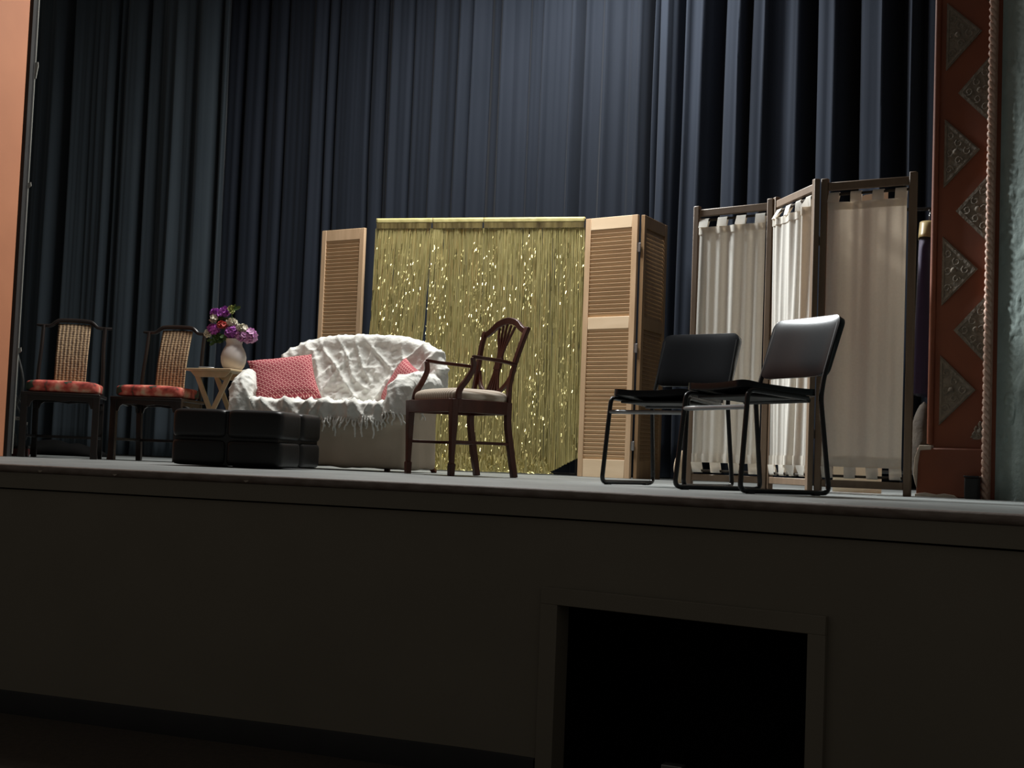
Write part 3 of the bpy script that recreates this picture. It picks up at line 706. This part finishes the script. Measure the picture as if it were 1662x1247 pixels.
# ------------------------------------------------------------------ sofa: slip-covered body and crinkled throw
SL = on_deck(546, 8.98)
sofa = thing('loveseat_sofa', 'small round-backed sofa in a beige slipcover, centre left of the stage', 'sofa', SL, -17); sofa.scale = (.96, 1, .93)
HW = .565
ARCH = [(-.60, .26, .55), (-.60, .27, .64), (-.57, .29, .74), (-.49, .31, .84), (-.36, .33, .91), (-.18, .345, .94), (0, .35, .945), (.18, .345, .94), (.36, .33, .925), (.50, .31, .88), (.59, .28, .80), (.62, .26, .70), (.615, .24, .60)]
def sofa_solid(inf):
    b = MB()
    b.bb(-HW - inf, HW + inf, -.35 - inf, .26, .03, .40 + inf)                         # base
    b.bb(-.52 - inf, .52 + inf, -.37 - inf, .22, .28, .455 + inf)                     # seat cushion
    ar = catmull(ARCH, 6)
    b.tube(ar, .062 + inf, 12)
    # back panel under the arch
    n = len(ar)
    for i in range(n - 1):
        p, q_ = ar[i], ar[i + 1]; ym = (p.y + q_.y) / 2
        x0, x1 = min(p.x, q_.x) - .01, max(p.x, q_.x) + .01
        if x1 - x0 > .021: 
            zt = (p.z + q_.z) / 2
            vs = [(x0, .13 - inf, .35), (x1, .13 - inf, .35), (x1, ym - .05 - inf, zt), (x0, ym - .05 - inf, zt), (x0, .26 + inf, .35), (x1, .26 + inf, .35), (x1, ym + .05 + inf, zt), (x0, ym + .05 + inf, zt)]
            b.add(vs, [(0, 1, 2, 3), (7, 6, 5, 4), (0, 4, 5, 1), (1, 5, 6, 2), (2, 6, 7, 3), (3, 7, 4, 0)])
    for sx in (-1, 1):
        am = catmull([(sx * .60, .26, .62), (sx * .615, .12, .635), (sx * .61, -.05, .63), (sx * .60, -.20, .615), (sx * .585, -.31, .57), (sx * .57, -.355, .46), (sx * .565, -.36, .33)], 5)
        b.tube(am, .068 + inf, 12)
        b.bb(sx * .535 - (inf if sx > 0 else -inf), sx * (.63 + inf), -.33 - inf, .26, .03, .60)
    return b
def remeshed(b, vox=.013, it=10):
    me = bpy.data.meshes.new('tmp'); me.from_pydata([tuple(x) for x in b.v], [], b.f)
    bm = bmesh.new(); bm.from_mesh(me); bmesh.ops.recalc_face_normals(bm, faces=bm.faces); bm.to_mesh(me); bm.free()
    o = bpy.data.objects.new('tmp', me); C.objects.link(o)
    q_ = o.modifiers.new('r', 'REMESH'); q_.mode = 'VOXEL'; q_.voxel_size = vox
    s_ = o.modifiers.new('s', 'SMOOTH'); s_.iterations = it; s_.factor = .5
    dg = bpy.context.evaluated_depsgraph_get(); dg.update(); r_ = bpy.data.meshes.new_from_object(o.evaluated_get(dg))
    bpy.data.objects.remove(o); return r_
def mesh_obj(me, name, m, parent):
    me.name = name; me.materials.clear(); me.materials.append(m); me.polygons.foreach_set('use_smooth', [True] * len(me.polygons))
    o = bpy.data.objects.new(name, me); C.objects.link(o)
    if parent: o.parent = parent
    return o
me = remeshed(sofa_solid(0), .016, 10); me.update()
cos = [v.co.copy() for v in me.vertices]; nos = [v.normal.copy() for v in me.vertices]
for v, n_ in zip(me.vertices, nos):
    p = v.co
    if p.z < .36:                                           # skirt hangs in soft vertical folds
        a = (.36 - p.z) / .36; v.co += n_ * (.016 * a * noise.noise(Vector((p.x * 6, p.y * 6, p.z * 1.5))) + .008 * a)
mesh_obj(me, 'slipcover', M['cover'], sofa)
for x, y, dx, dy in ((-.5, -.28, 0, 0), (.5, -.28, 0, 0), (-.5, .22, -.03, .07), (.54, .24, .06, .10)):
    MB().sweep([(x, y, .14), (x + dx * .5, y + dy * .5, .07), (x + dx, y + dy, 0.0)], [(.035, .035), (.028, .028), (.034, .034)]).build('leg', M['mahog'], sofa, bevel=.003)
# the throw
me = remeshed(sofa_solid(.011), .0105, 12); me.update()
nos = [v.normal.copy() for v in me.vertices]
def ridge(p, s, k): return 1 - abs(noise.noise(p * s + Vector((k, k * 2, 0)))) * 2.2
for v, n_ in zip(me.vertices, nos):
    p = v.co.copy()
    w_ = Vector((p.x + .05 * noise.noise(p * 4), p.y, p.z + .05 * noise.noise(p * 4 + Vector((5, 5, 5)))))
    rad = Vector((w_.x * 1.0, w_.y, w_.z * .5))             # folds run down the back
    ca, sa = .82, .57
    g1 = Vector((w_.x * ca + w_.z * sa, w_.y * .6, (w_.z * ca - w_.x * sa) * .28)); g2 = Vector((w_.x * ca - w_.z * sa, w_.y * .6, (w_.z * ca + w_.x * sa) * .28))
    r0 = max(0, ridge(Vector((w_.x, w_.y * .5, w_.z * .22)), 8, 1)) ** 2; r1 = max(0, ridge(g1, 9, 4)) ** 3; r2 = max(0, ridge(g2, 10, 7)) ** 3; r3 = max(0, ridge(w_, 17, 6)) ** 2
    low = max(0, min(1, (.86 - p.z) / .3)) if p.y > .1 else 0
    sweep_ = max(0, ridge(Vector((w_.x * .4, 0, w_.z * 1.0 + .35 * w_.x * w_.x)), 6, 2)) ** 2 * low
    top = 1 if p.z < .86 else max(.35, 1 - (p.z - .86) * 6)
    if abs(p.x) > .5 and p.y < .2: top *= .5
    h = top * (.009 * r0 + .024 * r1 + .020 * r2 + .008 * r3 + .024 * sweep_ + .003 * noise.noise(w_ * 32)) - .006
    v.co += n_ * (h - .002)
bm = bmesh.new(); bm.from_mesh(me)
def hem(p):
    """throw ends: over the seat front, outside of both arms and down the sofa back"""
    j = .03 * noise.noise(Vector((p.x * 9, p.y * 9, 3)))
    if p.y < -.2 and abs(p.x) < .50: return .355 + j
    if p.x < -.50: return (.34 if p.y < -.1 else .40) + j
    if p.x > .50: return (.40 if p.y < -.25 else (.47 + .05 * math.sin(p.y * 14))) + j
    return .40 + j
bmesh.ops.delete(bm, geom=[f for f in bm.faces if f.calc_center_median().z < hem(f.calc_center_median())], context='FACES')
front_edges = [e.verts[0].co.copy() for e in bm.edges if e.is_boundary]
bm.to_mesh(me); bm.free()
thr = thing('sofa_throw', 'white crinkled cotton throw with a fringed hem draped over the sofa', 'throw', SL, -17); thr.scale = (.96, 1, .93)
th_o = mesh_obj(me, 'cloth', M['throw'], thr)
rr = random.Random(11); used = []
front_edges.sort(key=lambda p: p.x)
def tassel(p, L, r0=.005):
    out = Vector((0, -1, 0)) if abs(p.x) < .52 and p.y < 0 else Vector((math.copysign(1, p.x), 0, 0))
    a = rr.uniform(-.6, .6); b = MB()
    pth = catmull([p + out * -.002 + Vector((0, 0, .012)), p + out * .014 + Vector((a * .01, 0, -L * .3)), p + out * .014 + Vector((a * .035 + rr.uniform(-.01, .01), 0, -L * .7)), p + out * .016 + Vector((a * .05, 0, -L))], 4)
    b.tube(pth, [r0 * (.8 + .3 * (i % 3 == 0)) * (1 - .35 * i / len(pth)) for i in range(len(pth))], 6)
    return b.build('tassel', M['throw'], thr, angle=180)
for p in front_edges:
    if p.y > -.05 or p.z > .50: continue
    if all((p - q_).length > .019 for q_ in used) and len(used) < 88:
        used.append(p); big = rr.random() < .15
        tassel(p, rr.uniform(.11, .15) if big else rr.uniform(.04, .085), .009 if big else .0075)

def pillow(b, Wd, Hd, T):
    for sgn in (-1, 1):
        def fn(u, v):
            a, c_ = u * 2 - 1, v * 2 - 1
            k = ((1 - a ** 4) * (1 - c_ ** 4)); t_ = T * max(0, k) ** .55
            pin = 1 - .07 * (1 - a * a) * c_ * c_; pin2 = 1 - .07 * (1 - c_ * c_) * a * a
            return (a * Wd / 2 * pin2, sgn * t_ / 2 + .004 * noise.noise(Vector((a * 2, c_ * 2, sgn))), c_ * Hd / 2 * pin)
        b.grid(fn, 28, 28)
    return b
SM = Matrix.Translation(SL) @ Matrix.Rotation(R(-17), 4, 'Z')
def place_pillow(label, loc, eul, Wd, Hd, T):
    o = pillow(MB(), Wd, Hd, T).build('throw_pillow', M['pillow'], angle=180)
    o.matrix_world = SM @ Matrix.Translation(loc) @ eul; tag(o, label, 'pillow', 'raspberry patterned pillows'); return o
place_pillow('raspberry pillow with pale lattice dots leaning on the left sofa arm', (-.365, -.10, .59), Matrix.Rotation(R(30), 4, 'Z') @ Matrix.Rotation(R(-30), 4, 'X') @ Matrix.Rotation(R(-11), 4, 'Y'), .44, .36, .12)
place_pillow('raspberry pillow slumped against the right sofa arm, mostly hidden', (.42, .06, .565), Matrix.Rotation(R(-42), 4, 'Z') @ Matrix.Rotation(R(-22), 4, 'X') @ Matrix.Rotation(R(20), 4, 'Y'), .40, .34, .11)

# ------------------------------------------------------------------ black tufted ottoman
OT = on_deck(401, 8.08)
ot = thing('tufted_ottoman', 'low square black leather ottoman with padded panels in front of the sofa', 'ottoman', OT, -12)
def pad(b, cx, cy, cz, sx, sy, sz, e=.22):
    def sup(s, e_): return math.copysign(abs(s) ** e_, s)
    def fn(u, v):
        th = u * 2 * math.pi; ph = (v - .5) * math.pi
        return (cx + sx / 2 * sup(math.cos(th), e) * sup(math.cos(ph), e), cy + sy / 2 * sup(math.sin(th), e) * sup(math.cos(ph), e), cz + sz / 2 * sup(math.sin(ph), e * 1.4))
    return b.grid(fn, 56, 18)
OW = .34
MB().bb(-OW + .02, OW - .02, -OW + .02, OW - .02, .012, .325).build('core', M['leather'], ot)
for iz, (z0, z1) in enumerate(((.006, .162), (.166, .338))):
    for ix in (-1, 1):
        for iy in (-1, 1):
            pad(MB(), ix * OW / 2, iy * OW / 2, (z0 + z1) / 2, OW + .004, OW + .004, z1 - z0).build('padded_panel', M['leather'], ot, angle=180)

# ------------------------------------------------------------------ mahogany armchair
AC = on_deck(748, 8.15)
ac = thing('mahogany_armchair', 'mahogany open armchair with pierced splat back and striped seat, in front of the gold foil', 'armchair', AC, -57)
fw, bw, fd, bd = .262, .215, -.225, .185
LOW = []
for sx in (-1, 1):
    MB().sweep([(sx * fw, fd, 0), (sx * fw, fd, .07), (sx * fw, fd, .075), (sx * fw, fd, .45)], [(.032, .032), (.036, .036), (.026, .026), (.046, .046)]).build('leg', M['mahog'], ac, bevel=.002)
    MB().sweep(catmull([(sx * (bw + .0), bd + .06, 0), (sx * bw, bd + .03, .15), (sx * bw, bd, .32), (sx * bw, bd, .45)], 5), (.034, .036)).build('leg', M['mahog'], ac, bevel=.002)
    MB().sweep([(sx * fw, fd + .01, .20), (sx * bw, bd + .012, .20)], (.018, .026)).build('stretcher', M['mahog'], ac, bevel=.002)
    # back stile, curving out to the ear
    st_ = catmull([(sx * bw, bd, .44), (sx * (bw - .012), bd + .012, .56), (sx * (bw - .002), bd + .04, .70), (sx * (bw + .018), bd + .07, .82), (sx * (bw + .030), bd + .10, .915)], 5)
    MB().sweep(st_, [(.03 + .008 * (i / len(st_)), .024) for i in range(len(st_))]).build('back_stile', M['mahog'], ac, bevel=.003)
    # arm and its support
    arm = catmull([(sx * (bw + .005), bd + .04, .685), (sx * (bw + .05), bd - .10, .695), (sx * (bw + .065), bd - .22, .70), (sx * (bw + .06), bd - .30, .705)], 6)
    MB().sweep(arm, [(.024 + .01 * (i / len(arm)), .02) for i in range(len(arm))], ref=(0, 0, 1)).build('arm', M['mahog'], ac, bevel=.003)
    sup_ = catmull([(sx * (bw + .06), bd - .30, .70), (sx * (bw + .062), bd - .295, .64), (sx * (bw + .055), bd - .33, .57), (sx * (bw + .045), bd - .375, .50), (sx * (fw - .004 + .012), bd - .385, .40)], 6)
    MB().sweep(sup_, [(.022, .026 + .012 * (i / len(sup_))) for i in range(len(sup_))]).build('arm_support', M['mahog'], ac, bevel=.003)
MB().sweep([(-(fw + bw) / 2 + .005, -.01, .20), ((fw + bw) / 2 - .005, -.01, .20)], (.018, .026)).build('stretcher', M['mahog'], ac, bevel=.002)
r_ = MB()
r_.prism([(-fw + .02, fd - .022), (fw - .02, fd - .022), (fw - .02, fd + .006), (-fw + .02, fd + .006)], lambda x, y, d: (x, y, d), .375, .452)
r_.prism([(-bw + .015, bd - .012), (bw - .015, bd - .012), (bw - .015, bd + .014), (-bw + .015, bd + .014)], lambda x, y, d: (x, y, d), .375, .452)
for sx in (-1, 1):
    r_.prism([(sx * (fw + .02), fd + .02), (sx * (bw + .016), bd - .015), (sx * (bw - .01), bd - .015), (sx * (fw - .006), fd + .02)], lambda x, y, d: (x, y, d), .375, .452)
r_.build('seat_rail', M['mahog'], ac, bevel=.003)
def sf(u, v):
    th = u * 2 * math.pi; ph = (v - .5) * math.pi
    s_ = lambda x, e: math.copysign(abs(x) ** e, x)
    y = s_(math.sin(th), .3) * s_(math.cos(ph), .4); f = (y + 1) / 2; wd = fw + (bw - fw) * f + .012
    return (wd * s_(math.cos(th), .3) * s_(math.cos(ph), .4) * (.97), -.012 + y * .222, .470 + .056 * s_(math.sin(ph), .8))
MB().grid(sf, 64, 16).build('seat_cushion', M['seat_stripe'], ac, angle=180)
def by(z): return bd + .01 + max(0, z - .5) * .22
# crest: camel-backed rail with ears
cp = [(-.255, .905), (-.215, .898), (-.16, .922), (-.10, .955), (0, .972), (.10, .955), (.16, .922), (.215, .898), (.255, .905)]
cr = catmull([(x, by(z), z) for x, z in cp], 6)
MB().sweep(cr, [(.030 + .012 * math.sin(math.pi * i / (len(cr) - 1)), .022) for i in range(len(cr))]).build('crest_rail', M['mahog'], ac, bevel=.003)
# shield bottom
cr = catmull([(x, by(z) - .002, z) for x, z in [(-.205, .66), (-.16, .58), (-.09, .525), (0, .505), (.09, .525), (.16, .58), (.205, .66)]], 5)
MB().sweep(cr, (.026, .020)).build('shield_rail', M['mahog'], ac, bevel=.003)
# pierced splat: a fan of five ribs above the waist and five below
spl = MB()
for k in range(-2, 3):
    top = catmull([(k * .045, by(.955), .955 - .012 * abs(k)), (k * .034, by(.87), .87), (k * .014, by(.78), .78), (k * .010, by(.70), .70)], 5)
    spl.sweep(top, (.0125, .013))
    lo = catmull([(k * .010, by(.70), .70), (k * .014, by(.63), .63), (k * .026, by(.56), .56), (k * .036, by(.515), .515)], 5)
    spl.sweep(lo, (.0125, .013))
spl.prism([(-.035, .735), (.035, .735), (.032, .70), (.036, .665), (-.036, .665), (-.032, .70)], lambda a, c, q_: (a, by(c) + q_, c), -.009, .009)
spl.build('pierced_splat', M['mahog'], ac, bevel=.001)
MB().prism([(-.10, .45), (.10, .45), (.07, .51), (-.07, .51)], lambda a, c, q_: (a, bd + .008 + q_, c), -.010, .010).build('splat_shoe', M['mahog'], ac, bevel=.003)

# ------------------------------------------------------------------ black stacking chairs
def stack_chair(label, px, Y, phi):
    t = thing('stacking_chair', label, 'chair', on_deck(px, Y), phi, 'black sled-base chairs')
    w = .225
    def rnd(pts_, r=.035):
        out = [Vector(pts_[0])]
        for i in range(1, len(pts_) - 1):
            p = Vector(pts_[i]); a_ = (Vector(pts_[i - 1]) - p); c_ = (Vector(pts_[i + 1]) - p); q_ = min(r, a_.length * .45, c_.length * .45)
            A_, C_ = p + a_.normalized() * q_, p + c_.normalized() * q_
            for k in range(6):
                f = k / 5; out.append(A_ * (1 - f) ** 2 + p * 2 * f * (1 - f) + C_ * f * f)
        return out + [Vector(pts_[-1])]
    for sx in (-1, 1):
        x = sx * w
        pth = rnd([(x * .97, .13, .425), (x, -.205, .445), (x * 1.06, -.245, .0125), (x * 1.06, .245, .0125), (x * 1.01, .195, .43), (x * .98, .215, .52), (x * .96, .30, .775)])
        MB().tube(pth, .0115, 10).build('side_frame', M['tube'], t)
        for y in (-.19, .17): MB().bb(x * 1.06 - .013, x * 1.06 + .013, y - .018, y + .018, .0, .010).build('glide', M['black'], t, bevel=.003)
    MB().tube([(-w * 1.01, -.212, .37), (w * 1.01, -.212, .37)], .011, 10).build('front_crossbar', M['chrome'], t)
    MB().tube([(-w, .13, .415), (w, .13, .415)], .010, 10).build('rear_crossbar', M['tube'], t)
    s_ = lambda x, e: math.copysign(abs(x) ** e, x)
    def rrect(u, v, Wh, Hh, rad):
        z = (v - .5) * 2 * Hh; k = max(0, abs(z) - (Hh - rad)); hw_ = Wh - rad + math.sqrt(max(0, rad * rad - k * k)); return (u - .5) * 2 * hw_, z
    def vv(v): return .5 - .5 * math.cos(v * math.pi)                 # rows gather towards the rounded ends
    def seat(u, v):
        x, y = rrect(vv(u), vv(v), .218, .212, .05); a, c_ = x / .218, y / .212
        return (x, y - .012, .456 - .010 * c_ - .012 * (1 - a * a) + .010 * abs(c_) ** 3 + .006 * (1 - abs(c_) ** 8) * (1 - abs(a) ** 8))
    MB().grid(seat, 30, 30).build('seat', M['vinyl'], t, angle=180, solid=.030, bevel=.014)
    MB().bb(-.19, .19, -.17, .15, .418, .430).build('seat_pan', M['black'], t, bevel=.004)
    def back(u, v):
        x, z = rrect(vv(u), vv(v), .228, .138, .042); a, c_ = x / .228, z / .138
        return (x * (1 + .02 * c_), .222 + (z + .148) * .33 + .016 * (1 - a * a) - .008 * (1 - abs(c_) ** 6) * (1 - abs(a) ** 6), z + .668)
    MB().grid(back, 30, 30).build('backrest', M['vinyl'], t, angle=180, solid=.032, bevel=.015)
    return t
stack_chair('black vinyl stacking chair on a sled base, the one beside the louvered doors', 1083, 6.85, -38)
stack_chair('black vinyl stacking chair on a sled base, turned sideways before the folding screen', 1218, 6.0, -62)

# ------------------------------------------------------------------ folding screen
sp_px = [(1118.5, 7.68), (1239, 7.38), (1248, 7.36), (1312, 6.86), (1327, 6.86), (1472, 6.62)]
P = [on_deck(a_, c_) for a_, c_ in sp_px]
fs = thing('folding_screen', 'three-panel pine folding screen with muslin curtains standing behind the black chairs', 'folding screen', P[0])
SH = 1.615
def screen_panel(pa, pb, zt, seed, pleat, slack):
    e = bpy.data.objects.new('screen_panel', None); C.objects.link(e); e.parent = fs; e.location = pa - P[0]; e.rotation_euler = (0, 0, R(along(pa, pb)))
    W = (pb - pa).length; pw, pd = .036, .03
    for x in (0, W): MB().bb(x - pw / 2, x + pw / 2, -pd / 2, pd / 2, 0, zt).build('post', M['screenw'], e, bevel=.004)
    MB().bb(pw / 2 + .0005, W - pw / 2 - .0005, -.011, .011, zt - .064, zt - .022).build('top_rail', M['screenw'], e, bevel=.004)
    MB().bb(pw / 2 + .0005, W - pw / 2 - .0005, -.011, .011, .030, .068).build('bottom_rail', M['screenw'], e, bevel=.004)
    for z in (zt - .086, .088): MB().tube([(pw / 2, 0, z), (W - pw / 2, 0, z)], .007, 10).build('curtain_rod', M['brownc'], e)
    x0, x1 = pw / 2 + .004, W - pw / 2 - slack; zt1, zb1 = zt - .13, .135
    def yy(x, z): return -.011 + pleat * (.7 * noise.noise(Vector((x * 9, z * .35, seed))) + .5 * noise.noise(Vector((x * 22, z * .3, seed + 3))))
    b = MB(); b.grid(lambda u, v: (x0 + u * (x1 - x0), yy(x0 + u * (x1 - x0), zb1 + v * (zt1 - zb1)), zb1 + v * (zt1 - zb1)), 90, 20)
    b.build('muslin_curtain', M['muslin'], e, angle=180)
    n = 4; tw = (x1 - x0) / (2 * n - 1)
    for za, zb_, rod in ((zt1, zt1 - .04, zt - .086), (zb1, zb1 + .05, .088)):
        hb = MB(); up = 1 if rod > za else -1
        hb.grid(lambda u, v: (x0 + u * (x1 - x0), yy(x0 + u * (x1 - x0), za) - .004, za + v * (zb_ - za)), 90, 2)
        for i in range(n):
            xa, xb = x0 + tw * 2 * i, x0 + tw * (2 * i + 1)
            prof_ = [(-.011, za), (-.012, rod), (-.008, rod + up * .010), (.004, rod + up * .0105), (.009, rod), (.002, za)]
            vs = [(x, y + yy(x, za) * max(0, 1 - abs(z - za) / .03), z) for y, z in prof_ for x in (xa, (xa + xb) / 2, xb)]
            hb.add(vs, [(3 * k + c_, 3 * k + c_ + 1, 3 * k + c_ + 4, 3 * k + c_ + 3) for k in range(5) for c_ in range(2)])
        hb.build('tab_heading', M['muslin'], e, angle=180)
    return e
screen_panel(P[0], P[1], SH, 1, .020, .012)
screen_panel(P[2], P[3], SH + .005, 5, .085, .02)
screen_panel(P[4], P[5], SH + .008, 9, .022, .012)
for k_, (pa, pb) in enumerate(((P[1], P[2]), (P[3], P[4]))):
    for z in (.3, 1.3):
        MB().box(tuple((pa + pb) / 2 - P[0] + Vector((0, .012, z))), (.03, .006, .05), Matrix.Rotation(R(along(pa, pb)), 3, 'Z')).build('hinge', M['chrome'], fs)
# things behind the screen
bp_ = on_deck(1392, 7.35)
fb = MB().prism([(-.135, 0), (.125, 0), (.125, 1.70), (-.0, 1.685), (-.135, 1.62)], lambda a, c, q_: (a, q_ + c * .10, c), -.006, .006).build('foam_board', M['board'])
fb.location = bp_; fb.rotation_euler = (0, 0, R(-16)); tag(fb, 'cream foam board leaning upright behind the right panel of the folding screen', 'board')
rk = on_deck(1470, 7.75)
rack = thing('garment_rack', 'black garment rack behind the right post of the folding screen', 'rack', rk, -20)
for x in (-.35, .35):
    MB().tube([(x, 0, .05), (x, 0, 1.66)], .011, 8).build('upright', M['tube'], rack)
    MB().tube([(x, -.2, .03), (x, .2, .03)], .011, 8).build('foot', M['tube'], rack)
MB().tube([(-.35, 0, 1.66), (.35, 0, 1.66)], .011, 8).build('rail', M['tube'], rack)
MB().tube([(-.35, 0, .12), (.35, 0, .12)], .009, 8).build('lower_rail', M['tube'], rack)
def hanging(name, label, cat, xx, zt, zb, wd, m, seed, trim=None):
    org = Matrix.Translation(rk) @ Matrix.Rotation(R(-20), 4, 'Z')
    t = thing(name, label, cat, org @ Vector((xx, 0, 0)), 62)
    b = MB()
    def fn(u, v):
        th = u * 2 * math.pi; z = zt - v * (zt - zb); k = min(1, (v * 7) ** .5 + .12)
        r_ = 1 + .22 * noise.noise(Vector((math.cos(th) * 2, math.sin(th) * 2 + seed, z * .8)))
        return (math.cos(th) * wd * k * r_ * (1 + .15 * v), math.sin(th) * .045 * r_ * (1 + .5 * v), z - (abs(math.cos(th)) * .05 if v < .1 else .05 * (v >= .1)))
    b.grid(fn, 40, 26); b.build('cloth', m, t, angle=180)
    MB().tube(catmull([(0, 0, zt - .01), (0, 0, zt + .05), (.02, 0, zt + .075), (.0, 0, zt + .095), (-.018, 0, zt + .08)], 5), .003, 6).build('hanger_hook', M['chrome'], t)
    if trim:
        MB().grid(lambda u, v: (math.cos(u * 2 * math.pi) * wd * (.5 + .5 * v), math.sin(u * 2 * math.pi) * .052, zt + .012 - v * .075 - .03 * v * v), 30, 6).build('collar', M[trim], t, angle=180, solid=.003)
    return t
hanging('purple_robe', 'purple robe with a gold collar hanging between the screen and the terracotta pilaster', 'costume', .10, 1.565, .62, .16, M['purple'], 2, 'goldc')
hanging('brown_costume', 'dark brown costume hanging behind the right panel of the folding screen', 'costume', -.12, 1.565, .55, .15, M['brownc'], 7)
bq = on_deck(1497, 7.5)
o = MB(); 
o.grid(lambda u, v: ((math.cos(u * 6.2832) * .07) * abs(math.sin(v * 3.1416)) ** .5 * (1 + .2 * noise.noise(Vector((u * 5, v * 4, 1)))), math.sin(u * 6.2832) * .07 * abs(math.sin(v * 3.1416)) ** .5, .002 + v * .52), 30, 24)
o = o.build('prop_sack', M['brownc'], angle=180); o.location = bq; tag(o, 'brown cloth sack standing on the deck beneath the purple robe', 'sack')
cq = on_deck(1106, 8.1)
o = MB(); o.grid(lambda u, v: ((math.cos(u * 6.2832) * .05) * math.sin(.25 + v * 2.8) ** .6 * (1 + .12 * noise.noise(Vector((u * 6, v * 3, 4)))), math.sin(u * 6.2832) * .05 * math.sin(.25 + v * 2.8) ** .6, .004 + v * .20), 30, 16)
o = o.build('canvas_bundle', M['peach'], angle=180); o.location = cq; tag(o, 'cream canvas bundle on the deck behind the left post of the folding screen', 'bundle')
